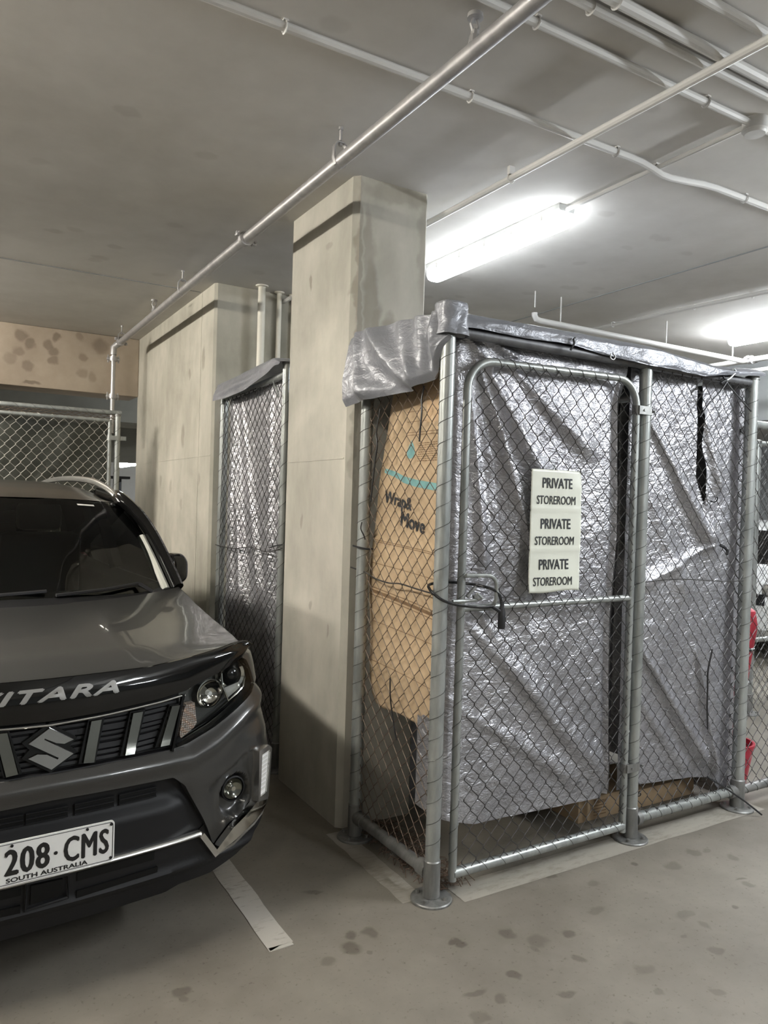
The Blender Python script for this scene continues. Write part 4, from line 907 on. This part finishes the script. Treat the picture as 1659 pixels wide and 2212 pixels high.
mb = MB(); strip(mb, -1.05, 1.05, 60, lambda a: 1.0-.04*sstep(.8, 1, a), lambda a: .26, lambda a, z: -.085, 8, 0, 0); cpart(mb, 'inner_panel', M_PLASD)
# black lower centre, slots
lc_t = lambda a: bum_b(a)+.01 if a < .40 else bum_b(a)+.01
def lc_off(a, z): return -.045+.036*sstep(.575, .52, z)*(1-.5*sstep(.38, .5, a))-.0
mb = MB(); strip(mb, -.575, .575, 90, lc_t, lambda a: min(.40, bum_b(a)-.004), lc_off, 18, 0, 0); cpart(mb, 'lower_grille', M_PLAST)
for sg in (-1, 1):
    for (a, b_) in ((.0, .056) if sg > 0 else (.0, .07), (.077, .205), (.222, .352)):
        mb = MB(); z0, z1 = .573, .603
        mb.prism([(sg*a, z0), (sg*b_, z0), (sg*b_, z1), (sg*a, z1)], pos, -.05, -.036); sl = cpart(mb, 'air_slot', M_PLASD)  # flat dark panel painted in place of the open slot's shade
        mb = MB(); mb.tube([pos(sg*lerp(a, b_, k/6), .588, -.034) for k in range(7)], .003, 6); mb.tube([pos(sg*lerp(a, b_, k/6), .604, -.036) for k in range(7)], .003, 6); mb.tube([pos(sg*lerp(a, b_, k/6), .572, -.034) for k in range(7)], .003, 6); cpart(mb, 'rib', M_PLAST, sl)
# chrome strip across the number plate level, corner brackets
mb = MB(); strip(mb, -.512, .512, 60, lambda a: .4155, lambda a: .397, lambda a, z: .010-900*(z-.406)**2*.1, 4, .02, .02); cpart(mb, 'chrome_strip', M_SATIN)
for sg in (-1, 1):
    def bp(a, b_, d, sg=sg): return pos(sg*a, b_, d)
    mb = MB(); strip(mb, sg*.575, sg*.86, 40, T_([(.575, .322), (.586, .336), (.645, .392), (.762, .452), (.86, .455)]), T_([(.575, .312), (.60, .318), (.66, .338), (.762, .382), (.812, .402), (.86, .438)]), lambda a, z: .016, 6, .03, .02)
    cpart(mb, 'bracket', M_CHROME, angle=60)
    mb = MB(); mb.prism([(.503, .400), (.516, .414), (.582, .326), (.590, .310), (.575, .302)], bp, -.02, .018); mb.prism([(.575, .302), (.59, .312), (.66, .330), (.762, .372), (.815, .394), (.84, .425), (.846, .42), (.82, .384), (.765, .360), (.66, .318)], bp, -.02, .012); cpart(mb, 'bracket_lower', M_SATIN)
    mb = MB(); mb.prism([(.516, .412), (.545, .435), (.590, .372), (.582, .335)], bp, -.05, -.02); cpart(mb, 'bracket_recess', M_PLASD)
    # day running lamp
    mb = MB(); out = [(.764, .452), (.766, .646), (.838, .648), (.872, .624), (.834, .436)]; inn = [(.775, .468), (.781, .628), (.836, .629), (.846, .618), (.820, .470)]
    V_ = [bp(a, b_, .022) for a, b_ in out]+[bp(a, b_, .022) for a, b_ in inn]+[bp(a, b_, -.03) for a, b_ in out]+[bp(a, b_, -.02) for a, b_ in inn]
    Fq = []
    for k in range(5):
        k2 = (k+1) % 5; Fq += [(k, k2, 5+k2, 5+k), (k, 10+k, 10+k2, k2), (5+k, 5+k2, 15+k2, 15+k)]
    mb.add(V_, Fq); fr = cpart(mb, 'running_lamp', M_SATIN, angle=20)
    mb = MB(); mb.prism(inn, bp, -.02, .014); cpart(mb, 'reflector', M_PLATE, fr)
    mb = MB()
    for k in range(9): z = lerp(.485, .62, k/8); mb.prism([(.785, z), (.832, z), (.832, z+.008), (.785, z+.008)], bp, .013, .016)
    cpart(mb, 'ribs', M_COND, fr)
    # fog lamp
    c_ = Vector(bp(.672, .522, -.034)); n_ = (Vector(bp(.672, .522, .1))-Vector(bp(.672, .522, 0))).normalized(); n_ = (n_*.35+Vector((0, -1, 0))*.65).normalized()
    mb = MB(); mb.lathe([(.0, -.02), (.046, -.02), (.048, .012), (.043, .014), (.040, .0), (.0, -.004)], c_, n_, 28); fg = cpart(mb, 'fog_lamp', M_PLAST)
    mb = MB(); mb.lathe([(0, -.002), (.02, .0), (.039, .010)], c_, n_, 24); cpart(mb, 'reflector', M_DIMCHROME, fg)
    mb = MB(); mb.lathe([(0, .014), (.009, .014), (.011, .0)], c_, n_, 12); cpart(mb, 'bulb', M_CHROME, fg)
    mb = MB(); mb.lathe([(.0415, .011), (.03, .0165), (.015, .019), (0, .0195)], c_, n_, 24); cpart(mb, 'lens', M_LENS, fg)
# lower lip
lip_t = T_([(0, .399), (.503, .399), (.572, .304), (.60, .306), (.66, .318), (.762, .360), (.82, .385), (.9, .41), (1.12, .42)])
lip_b = T_([(0, .218), (.40, .215), (.45, .230), (.58, .228), (.70, .262), (.80, .32), (.9, .34), (1.12, .34)])
def lip_off(a, z): return .006*sstep(.33, .30, z)-.006+.008*math.exp(-((z-.295)/.012)**2)
mb = MB(); strip(mb, -1.12, 1.12, 150, lip_t, lip_b, lip_off, 18, .02, .06); cpart(mb, 'lower_lip', M_PLAST, angle=50)
for sg in (-1, 1):
    mb = MB(); mb.prism([(sg*.083, .306), (sg*.353, .314), (sg*.353, .334), (sg*.083, .330)], pos, -.02, .004); cpart(mb, 'air_slot', M_PLASD)  # solid dark panels stand for the shade inside these slots
    mb = MB(); mb.prism([(sg*.083, .362), (sg*.34, .362), (sg*.34, .392), (sg*.083, .392)], pos, -.02, -.002); cpart(mb, 'air_slot', M_PLASD)
    mb = MB(); mb.prism([(sg*.07, .235), (sg*.33, .240), (sg*.33, .268), (sg*.07, .265)], pos, -.02, -.0); cpart(mb, 'air_slot', M_PLASD)
mb = MB(); sq = [(-.070, .312), (.055, .320), (.052, .400), (-.070, .402)]; mb.tube([pos(a, b_, .004) for a, b_ in sq], .007, 6, closed=True); tw = cpart(mb, 'tow_cover', M_PLAST)
mb = MB(); mb.prism([(-.055, .325), (.04, .332), (.038, .385), (-.055, .388)], pos, -.02, .003); cpart(mb, 'cover_panel', M_PLASD, tw)
# number plate
PLv = -.016
def plf(a, b_, d): return (a+.005, PLv-d+ (b_-.48)*.0, b_)
def rrect(w_, h_, r, n=5):
    out = []
    for cx_, cz_, a0 in ((w_-r, h_-r, 0), (-w_+r, h_-r, 90), (-w_+r, -h_+r, 180), (w_-r, -h_+r, 270)):
        out += [(cx_+r*math.cos(R(a0+90*k/n)), cz_+r*math.sin(R(a0+90*k/n))) for k in range(n+1)]
    return out
PZ_ = .481; outl = rrect(.186, .067, .012)
mb = MB(); mb.prism([(a, b_+PZ_) for a, b_ in outl], plf, -.006, 0); pl = cpart(mb, 'number_plate', M_PLATE)
mb = MB(); o1 = rrect(.1815, .0625, .010); o2 = rrect(.1795, .0605, .009); n = len(o1)
mb.add([plf(a, b_+PZ_, .0008) for a, b_ in o1]+[plf(a, b_+PZ_, .0008) for a, b_ in o2], [(k, (k+1) % n, n+(k+1) % n, n+k) for k in range(n)]); cpart(mb, 'border', M_PLINK, pl)
text('208', plf, M_PLINK, 'lettering', pl, .130, .082, depth=.001, bold=.038, local=True, cx=-.076, cy=PZ_+.004, space=1.1)
text('CMS', plf, M_PLINK, 'lettering', pl, .140, .082, depth=.001, bold=.038, local=True, cx=.099, cy=PZ_+.004, space=1.1)
text('SOUTH AUSTRALIA', plf, M_PLINK, 'lettering', pl, .238, .0145, depth=.001, bold=.03, local=True, cx=-.016, cy=PZ_-.0505)
mb = MB(); mb.lathe([(0, .001), (.006, .001)], plf(.006, PZ_+.002, 0), (0, -1, 0), 12); cpart(mb, 'separator_dot', M_PLINK, pl)
mb = MB()
for a, b_ in ((.10, .055), (-.12, .055), (.175, .055), (.175, -.055)): mb.lathe([(0, .004), (.004, .004), (.005, 0)], plf(a, PZ_+b_, 0), (0, -1, 0), 8)
cpart(mb, 'screw', M_PLAST, pl)
# grille
gr_t = T_([(0, .882), (.18, .889), (.37, .904), (.455, .914)]); gr_b = T_([(0, .718), (.455, .724)])
mb = MB(); strip(mb, -.46, .46, 50, gr_t, gr_b, lambda a, z: -.034, 4, 0, 0); gl = cpart(mb, 'grille', M_PLASD)
for k, (z, h) in enumerate(((.740, .010), (.757, .010), (.776, .016), (.797, .009), (.813, .009), (.832, .018), (.853, .009), (.868, .009))):
    mb = MB(); e = .40+(z-.73)*.30
    strip(mb, -e, e, 40, lambda a: z+h/2+.012*sstep(.2, .45, a), lambda a: z-h/2+.010*sstep(.2, .45, a), lambda a, zz: -.022, 2, .012, .012); cpart(mb, 'slat', M_PLAST, gl)
for sg in (-1, 1):
    for q in ([(.092, .741), (.136, .737), (.166, .867), (.122, .866)], [(.228, .741), (.270, .740), (.308, .872), (.263, .871)], [(.352, .747), (.396, .747), (.447, .873), (.405, .873)]):
        mb = MB(); ctr = (sum(a for a, _ in q)/4, sum(b_ for _, b_ in q)/4); big = [(ctr[0]+(a-ctr[0])*1.22, ctr[1]+(b_-ctr[1])*1.05) for a, b_ in q]
        mb.prism([(sg*a, b_) for a, b_ in big], pos, -.034, -.006); bk = cpart(mb, 'bar_surround', M_GLOSS, gl)
        mb = MB(); n = 8; L_ = [(lerp(q[0][0], q[3][0], k/n), lerp(q[0][1], q[3][1], k/n)) for k in range(n+1)]; Rr = [(lerp(q[1][0], q[2][0], k/n), lerp(q[1][1], q[2][1], k/n)) for k in range(n+1)]
        V_ = []
        for (a, b_), (c, d) in zip(L_, Rr):
            V_ += [pos(sg*a, b_, -.01), pos(sg*lerp(a, c, .12), lerp(b_, d, .12), .006), pos(sg*lerp(a, c, .88), lerp(b_, d, .88), .006), pos(sg*c, d, -.01)]
        mb.add(V_, [(4*i+j, 4*i+j+1, 4*i+j+5, 4*i+j+4) for i in range(n) for j in range(3)]+[(0, 1, 2, 3), (4*n+3, 4*n+2, 4*n+1, 4*n)]); cpart(mb, 'chrome_bar', M_DIMCHROME)
mb = MB(); mb.tube([pos(lerp(-.47, .47, k/40), gr_t(abs(lerp(-.47, .47, k/40)))-.012, -.004) for k in range(41)], .006, 8, flat=(.7, 1)); cpart(mb, 'grille_trim', M_SATIN)
mb = MB(); strip(mb, -.45, .45, 40, lambda a: .726+.004*a, lambda a: .716+.004*a, lambda a, z: -.006, 2, .03, .0); cpart(mb, 'grille_frame', M_PLAST)
for sg in (-1, 1):
    mb = MB(); mb.tube([pos(sg*a, b_, -.004) for a, b_ in ((.402, .722), (.43, .80), (.462, .905))], .008, 6); cpart(mb, 'grille_frame', M_GLOSS)
S_ = [(-.012, .864), (.06, .819), (.031, .81), (.006, .816), (-.028, .835), (-.029, .831), (.058, .776), (-.01, .739), (-.077, .781), (-.05, .79), (-.022, .785), (.009, .766), (.013, .77), (-.075, .825)]
S_ = [(a+.009, b_) for a, b_ in S_]
mb = MB(); hull = [(-.003, .876), (.084, .820), (.060, .798), (.083, .776), (-.001, .726), (-.085, .780), (-.062, .803), (-.084, .826)]; mb.prism(hull, pos, -.034, -.006); bd = cpart(mb, 'emblem', M_GLOSS)
mb = MB(); mb.prism(S_, pos, -.006, .008); cx_, cz_ = .0, .801
mb2 = mb; cpart(mb, 'emblem_letter', M_CHROME, bd, angle=20)
# bonnet protector
def prot_off(a, z):
    t = (z-prot_b(a))/max(1e-4, prot_t(a)-prot_b(a)); return .006+.016*math.sin(max(0, min(1, t))*2.4)+.02*sstep(.74, .83, a)*sstep(.3, 1, t)
mb = MB(); strip(mb, -.835, .835, 110, prot_t, prot_b, prot_off, 12, .012, .02); pr_ = cpart(mb, 'bonnet_protector', M_GLOSS, angle=50)
text('VITARA', lambda a, b_, d: pos(a, b_, prot_off(abs(a), b_)+.0025+d), M_LETTER, 'lettering', pr_, .436, .043, shear=.32, bold=.03, local=True, cx=-.001, cy=.971, space=1.12)
# headlamps
M_HL = simple('headlamp_housing', (.24, .24, .23), .2, .9)
for sg in (-1, 1):
    def hp(a, b_, d, sg=sg): return pos(sg*a, b_, d)
    mb = MB(); strip(mb, sg*.409, sg*.853, 44, hl_t, hl_b, lambda a, z: -.055, 8, 0, 0); hl = cpart(mb, 'headlamp', M_HL)
    mb = MB(); strip(mb, sg*.409, sg*.853, 44, lambda a: hl_t(a)+.004, lambda a: hl_b(a)-.003, lambda a, z: .002, 8, .05, .05); cpart(mb, 'lens', M_LENS, hl)
    mb = MB(); mb.tube([hp(a, hl_b(a)+.002, -.004) for a in np.linspace(.42, .845, 24)], .006, 6); mb.tube([hp(a, hl_b(a)+.018, -.03) for a in np.linspace(.50, .80, 16)], .004, 6); cpart(mb, 'bezel', M_GLOSS, hl)
    ax = (Vector(hp(.70, .93, .1))-Vector(hp(.70, .93, 0))).normalized(); ax = (ax+Vector((0, -1.2, 0))).normalized()
    c_ = Vector(hp(.716, .934, -.036))
    mb = MB(); mb.lathe([(.060, -.02), (.060, .010), (.054, .018), (.042, .014), (.039, .0)], c_, ax, 26); pj_ = cpart(mb, 'projector', M_CHROME, hl)
    mb = MB(); mb.lathe([(.040, .0), (.038, .012), (.028, .024), (.014, .030), (0, .032)], c_, ax, 22); cpart(mb, 'projector_lens', M_GLOSS, hl)
    mb = MB(); mb.tube([hp(a, b_, -.014) for a, b_ in ((.646, .952), (.645, .907), (.668, .848), (.72, .866), (.766, .885), (.788, .914), (.782, .95))], .004, 6); cpart(mb, 'chrome_frame', M_CHROME, hl)
    mb = MB(); mb.prism([(.652, .895), (.668, .855), (.756, .884), (.76, .905)], hp, -.03, -.02); cpart(mb, 'step_reflector', M_SATIN, hl)
    c_ = Vector(hp(.588, .886, -.030)); mb = MB(); mb.lathe([(0, -.02), (.024, -.018), (.050, .0), (.054, .008), (.050, .009), (.048, .0)], c_, ax, 26); cpart(mb, 'reflector', M_CHROME, hl)
    mb = MB(); mb.lathe([(0, .012), (.008, .011), (.010, -.01)], c_, ax, 12); cpart(mb, 'bulb', M_PLATE, hl)
    mb = MB(); mb.prism([(.476, .866), (.512, .868), (.514, .796), (.500, .782), (.446, .756), (.440, .766), (.460, .838)], hp, -.04, -.012); cpart(mb, 'indicator', M_FACET, hl)
# bonnet
CW = [(0, .895, 1.143), (.25, .936, 1.136), (.60, 1.057, 1.124), (.765, 1.12, 1.150), (.80, 1.125, 1.162)]
def cowl(u):
    a = abs(u); return (tab([(p[0], p[1]) for p in CW], a), tab([(p[0], p[2]) for p in CW], a))
CRV = [(.36, .795, 1.028), (.45, .805, 1.026), (.535, .815, 1.030), (.62, .82, 1.042), (.713, .82, 1.056), (.80, .818, 1.074), (.915, .81, 1.104), (1.007, .80, 1.136), (1.11, .79, 1.166)]
CTR = [(.10, 1.000), (.16, 1.030), (.25, 1.052), (.45, 1.083), (.70, 1.118), (.89, 1.142)]
def hood(i, j):
    t = lerp(-1, 1, i); a = abs(t); wq = j
    vs_ = lerp(.36, 1.11, wq); uc = tab([(p[0], p[1]) for p in CRV], vs_); zcr = tab([(p[0], p[2]) for p in CRV], vs_)
    vc = lerp(.10, .89, wq); zc2 = tab(CTR, vc)
    e = lerp(3.0, 1.9, wq)
    v_ = vc+(vs_-vc)*a**e; z = zc2+(zcr-zc2)*a**lerp(5.5, 3.5, wq)
    u = t*uc
    z -= .004*sstep(.34, .26, a)*sstep(.05, .3, wq)
    front = pos(t*.80, prot_t(abs(t)*.80)-.018, -.006); b_ = sstep(.22, 0, wq)
    return (lerp(u, front[0], b_), lerp(v_, front[1], b_), lerp(z, front[2], b_))
mb = MB(); mb.grid(hood, 81, 50); cpart(mb, 'bonnet', M_PAINT, angle=60)
# body sides with wheel arches
BELT = [(.24, 1.0), (.36, 1.026), (.45, 1.025), (.535, 1.029), (.62, 1.041), (.713, 1.055), (.80, 1.073), (.915, 1.103), (1.007, 1.135), (1.11, 1.165), (1.3, 1.155), (2.5, 1.165), (3.9, 1.20)]
UB = [(.24, .77), (.36, .793), (.45, .803), (.535, .813), (.62, .818), (.80, .816), (1.0, .80), (1.11, .79), (1.3, .795), (3.5, .795), (4.1, .74)]
WC = (.87, 3.37)
def side_u(v_, z):
    zc2 = tab(BELT, v_); ub = tab(UB, v_); um = .888-.05*sstep(3.5, 4.1, v_)
    u = ub+(um-ub)*sstep(-.02, .15, zc2-z) - .03*sstep(.5, .28, z) - .006*math.exp(-((z-.85)/.03)**2)
    if v_ < .55:
        pl_u = float(np.interp(v_, DD[:, 1], DD[:, 0]))+tab(OZ, z)*.6; u = min(u, pl_u+.006)
    return u
for sg in (-1, 1):
    nv, nz = 200, 44
    def bs(i, j, sg=sg):
        v_ = lerp(.42, 4.1, i); zl = .925 if v_ < .485 else .30
        z = lerp(zl, tab(BELT, v_), j); return (sg*side_u(v_, z), v_, z)
    mb = MB(); mb.grid(bs, nv, nz)
    def hole(q):
        y = sum(mb.v[k][1] for k in q)/4; z = sum(mb.v[k][2] for k in q)/4
        return any(math.hypot(y-c, z-.335) < .385 for c in WC)
    mb.f = [q for q in mb.f if not hole(q)]
    cpart(mb, 'body_side', M_PAINT, angle=50)
    mb = MB(); strip(mb, sg*.772, sg*1.12, 40, T_([(.772, 1.003), (.80, 1.022), (.835, 1.030), (.9, 1.026), (1.0, 1.026), (1.12, 1.03)]), lambda a: (hl_t(a) if a < .853 else bum_t(a)), lambda a, z: .002-.03*sstep(1.0, 1.03, z), 10, .03, .01); cpart(mb, 'fender', M_PAINT, angle=60)
    for c in WC:
        mb = MB(); mb.grid(lambda i, j: (sg*lerp(.898, .74, max(0, j-.5)*2) if j > .5 else sg*(.898-.004*(1-j*2)), c+math.cos(lerp(-.12, 3.26, i))*lerp(.45, .372, min(1, j*2)), .335+math.sin(lerp(-.12, 3.26, i))*lerp(.45, .372, min(1, j*2))), 40, 7)
        cpart(mb, 'arch_cladding', M_PLAST)
        o = cpart(MB().lathe([(.20, -.10), (.225, -.105), (.31, -.10), (.333, -.07), (.334, .07), (.31, .10), (.225, .105), (.20, .10)], (sg*.775, c, .334), (1, 0, 0), 40), 'wheel', M_TYRE)
        mb = MB(); mb.lathe([(.225, .09), (.215, .085), (.205, .02), (.05, .0), (0, .0)], (sg*.775, c, .334), (sg, 0, 0), 30); cpart(mb, 'rim', M_HL, o)
        mb = MB()
        for k in range(5):
            a = k*2*math.pi/5; cs, sn = math.cos(a), math.sin(a)
            mb.prism([(.03, -.03), (.215, -.022), (.215, .022), (.03, .03)], lambda p, q, d: (sg*(.775+.075+d), c+p*cs-q*sn, .334+p*sn+q*cs), -.02, .01)
        mb.lathe([(0, .095), (.04, .093), (.05, .07)], (sg*.775, c, .334), (sg, 0, 0), 16); cpart(mb, 'spokes', M_SATIN, o)
    cpart(MB().box((sg*.86, 2.12, .285), (.07, 1.75, .12), bev=.02), 'sill', M_PLAST)
    for dv in (2.28,):
        mb = MB(); mb.box((sg*.893, 2.0, .93), (.02, .18, .022), bev=.006); cpart(mb, 'door_handle', M_PAINT)
cpart(MB().box((0, 2.1, .24), (1.5, 3.5, .06)), 'floor_pan_light_block', M_PLASD)  # unseen dark box added to block light under the cabin
cpart(MB().box((0, .74, .66), (1.40, .46, .66)), 'engine_cover', M_PLASD)
# windscreen, pillars, roof
TOPW = [(0, 1.50, 1.588), (.30, 1.515, 1.587), (.55, 1.565, 1.574), (.61, 1.60, 1.566)]
def ws(i, j):
    t = lerp(-1, 1, i); ub = t*.765; ut = t*.605; vb, zb = cowl(ub); vb += .075; zb += .016
    a = abs(ut); vt, zt = tab([(p[0], p[1]) for p in TOPW], a), tab([(p[0], p[2]) for p in TOPW], a)
    bul = math.sin(j*math.pi); return (lerp(ub, ut, j)+t*.018*bul, lerp(vb, vt, j)-.03*bul, lerp(zb, zt, j)+.02*bul)
mb = MB(); mb.grid(ws, 41, 24); wsx = cpart(mb, 'windscreen', M_GLASS, angle=80)
mb = MB(); mb.grid(lambda i, j: tuple(Vector(ws(i, 0))*j + Vector((lerp(-.78, .78, i), cowl(lerp(-.78, .78, i))[0]-.01, cowl(lerp(-.78, .78, i))[1]-.008))*(1-j)), 41, 4); cpart(mb, 'cowl_panel', M_PLAST)
mb = MB(); mb.grid(lambda i, j: tuple(Vector(ws(i, .93+j*.075))+Vector((0, .004, -.003))), 41, 3); cpart(mb, 'windscreen_band', M_GLOSS)
mb = MB(); mb.grid(lambda i, j: tuple(Vector(ws(i, j*.06))+Vector((0, .004, -.003))), 41, 3); cpart(mb, 'windscreen_band', M_GLOSS)
RZ = [(1.49, 1.588), (1.6, 1.610), (1.75, 1.637), (2.0, 1.667), (2.4, 1.686), (3.0, 1.684), (3.5, 1.662), (3.85, 1.61)]
def roof(i, j):
    t = lerp(-1, 1, i); a = abs(t); vc = lerp(1.50, 3.85, j); v_ = vc+.11*a**2.5*(1-j)-.1*a**3*j; ue = lerp(.625, .655, sstep(1.6, 2.2, vc))-.05*sstep(3.3, 3.85, vc)
    z = tab(RZ, vc)-.006*a**2-.050*a**7*sstep(1.45, 1.8, vc)-.014*a**4
    return (t*ue, v_, z)
mb = MB(); mb.grid(roof, 41, 60); cpart(mb, 'roof', M_ROOF, angle=60)
for sg in (-1, 1):
    A = [(.795, 1.13, 1.160), (.765, 1.25, 1.295), (.735, 1.36, 1.41), (.69, 1.47, 1.515), (.635, 1.60, 1.595), (.65, 1.8, 1.606), (.655, 2.1, 1.632)]
    mb = MB(); mb.tube(cr_spline([(sg*a, b_, c) for a, b_, c in A], 6), [.036]*37, 10, flat=(1, .8)); cpart(mb, 'pillar', M_GLOSS)
    mb = MB(); mb.tube(cr_spline([(sg*(a-.05), b_+.03, c-.01) for a, b_, c in A[:3]], 6), .020, 8); cpart(mb, 'pillar_trim', M_TRIM)
    def sw(i, j, sg=sg):
        v_ = lerp(lerp(1.20, 1.64, j), lerp(3.95, 3.72, j), i); zt = tab([(1.6, 1.57), (2.2, 1.62), (3.2, 1.62), (3.8, 1.56)], v_)
        return (sg*(lerp(.80, .66, j)+.012*math.sin(j*3.14)), v_, lerp(tab(BELT, v_), zt, j))
    mb = MB(); mb.grid(sw, 40, 10); cpart(mb, 'side_window', M_GLASS if False else M_GLASSD, angle=60)
    mb = MB()
    mb.tube(cr_spline([(sg*.80, 2.25, 1.165), (sg*.745, 2.30, 1.40), (sg*.665, 2.36, 1.63)], 5), .04, 6, flat=(1, .4)); cpart(mb, 'door_pillar', M_GLOSS)
    Rl = [(.63, 1.62, 1.590), (.612, 1.68, 1.628), (.598, 1.80, 1.660), (.585, 2.0, 1.688), (.575, 2.35, 1.704), (.572, 2.8, 1.706), (.575, 3.3, 1.690), (.58, 3.6, 1.65)]
    mb = MB(); mb.tube(cr_spline([(sg*a, b_, c) for a, b_, c in Rl], 6), .017, 8, flat=(1.1, .75)); cpart(mb, 'roof_rail', M_SATIN)
    # door mirror
    def mir(i, j, sg=sg):
        a = i*2*math.pi; b_ = lerp(-math.pi/2, math.pi/2, j); e = .62
        cx, cy, cz = math.cos(b_)*math.cos(a), math.cos(b_)*math.sin(a), math.sin(b_); f = lambda q: math.copysign(abs(q)**e, q)
        x = f(cx)*.060; sq = 1-.30*sstep(0, 1, cx)*abs(cz)
        return (sg*(.845+x), 1.30+f(cy)*.062*(1 if cy > 0 else 1.15)+.03*cx, 1.243+f(cz)*.078*sq-.010*cx)
    mb = MB(); mb.grid(mir, 33, 21); mm = cpart(mb, 'door_mirror', M_GLOSS, angle=80)
    cpart(MB().tube([(sg*.775, 1.27, 1.165), (sg*.82, 1.28, 1.172), (sg*.85, 1.29, 1.18)], [.03, .026, .02], 10), 'mirror_arm', M_PLAST, mm)
    cpart(MB().box((sg*.845, 1.368, 1.243), (.10, .006, .13), bev=.002), 'mirror_glass', M_CHROME, mm)
# rear
RV = [(.30, 4.10), (.6, 4.17), (1.0, 4.13), (1.2, 4.06), (1.60, 3.80)]; RU = [(.30, .80), (.6, .85), (1.0, .82), (1.2, .745), (1.60, .60)]
mb = MB(); mb.grid(lambda i, j: (lerp(-1, 1, i)*tab(RU, lerp(.3, 1.6, j)), tab(RV, lerp(.3, 1.6, j))-.05*abs(lerp(-1, 1, i))**4, lerp(.3, 1.6, j)), 25, 24); cpart(mb, 'tailgate', M_PAINT)
mb = MB(); mb.grid(lambda i, j: (lerp(-1, 1, i)*(tab(RU, lerp(1.22, 1.57, j))-.06), tab(RV, lerp(1.22, 1.57, j))-.05*abs(lerp(-1, 1, i))**4+.006, lerp(1.22, 1.57, j)), 15, 8); cpart(mb, 'rear_window', M_GLOSS)
for sg in (-1, 1): cpart(MB().box((sg*.72, 4.09, .95), (.22, .1, .16), bev=.03), 'tail_lamp', M_REDP)
# wipers, sticker, interior
mb = MB(); mb.tube([(.20, 1.00, 1.165), (.42, 1.05, 1.176), (.60, 1.135, 1.188)], .008, 6); mb.tube([(.60, 1.135, 1.188), (.66, 1.10, 1.150)], .010, 6); cpart(mb, 'wiper', M_RUB)
mb = MB(); mb.tube([(-.45, 1.03, 1.168), (-.15, .985, 1.172), (.16, 1.00, 1.185)], .008, 6); mb.tube([(-.15, .985, 1.172), (-.05, .95, 1.15)], .010, 6); cpart(mb, 'wiper', M_RUB)
mb = MB(); a0_, a1_ = .845, .915
P4 = [Vector(ws(i_, j_))+Vector((0, -.003, .002)) for i_, j_ in ((.815, .925), (.885, .925), (.885, .945), (.815, .945))]; mb.add(P4, [(0, 1, 2, 3)]); cpart(mb, 'windscreen_sticker', M_COND)
mb = MB(); mb.grid(lambda i, j: (lerp(-.74, .74, i), lerp(1.02, 1.62, j)+.10*(lerp(-1, 1, i))**2, 1.10+.02*math.sin(j*3)-.12*sstep(.75, 1, j)), 21, 12); cpart(mb, 'dashboard', M_SEAT)
for sx in (-.37, .37):
    o = cpart(MB().box((sx, 2.33, 1.05), (.46, .14, .66), bev=.05), 'seat', M_SEAT); cpart(MB().box((sx, 2.36, 1.47), (.25, .10, .17), bev=.04), 'headrest', M_SEAT, o); cpart(MB().box((sx, 2.0, .68), (.5, .55, .16), bev=.05), 'seat_cushion', M_SEAT, o)
mb = MB(); mb.tube([(-.37+.18*math.cos(a), 1.72+.05*math.sin(a), 1.08+.17*math.sin(a)) for a in np.linspace(0, 2*math.pi, 29)[:-1]], .014, 8, closed=True); cpart(mb, 'steering_wheel', M_SEAT)
mb = MB(); mb.box((.02, 1.62, 1.49), (.22, .03, .065), bev=.012); cpart(mb, 'rear_view_mirror', M_SEAT)
cpart(MB().box((0, 3.2, .95), (1.4, .5, .5), bev=.08), 'rear_bench', M_SEAT)
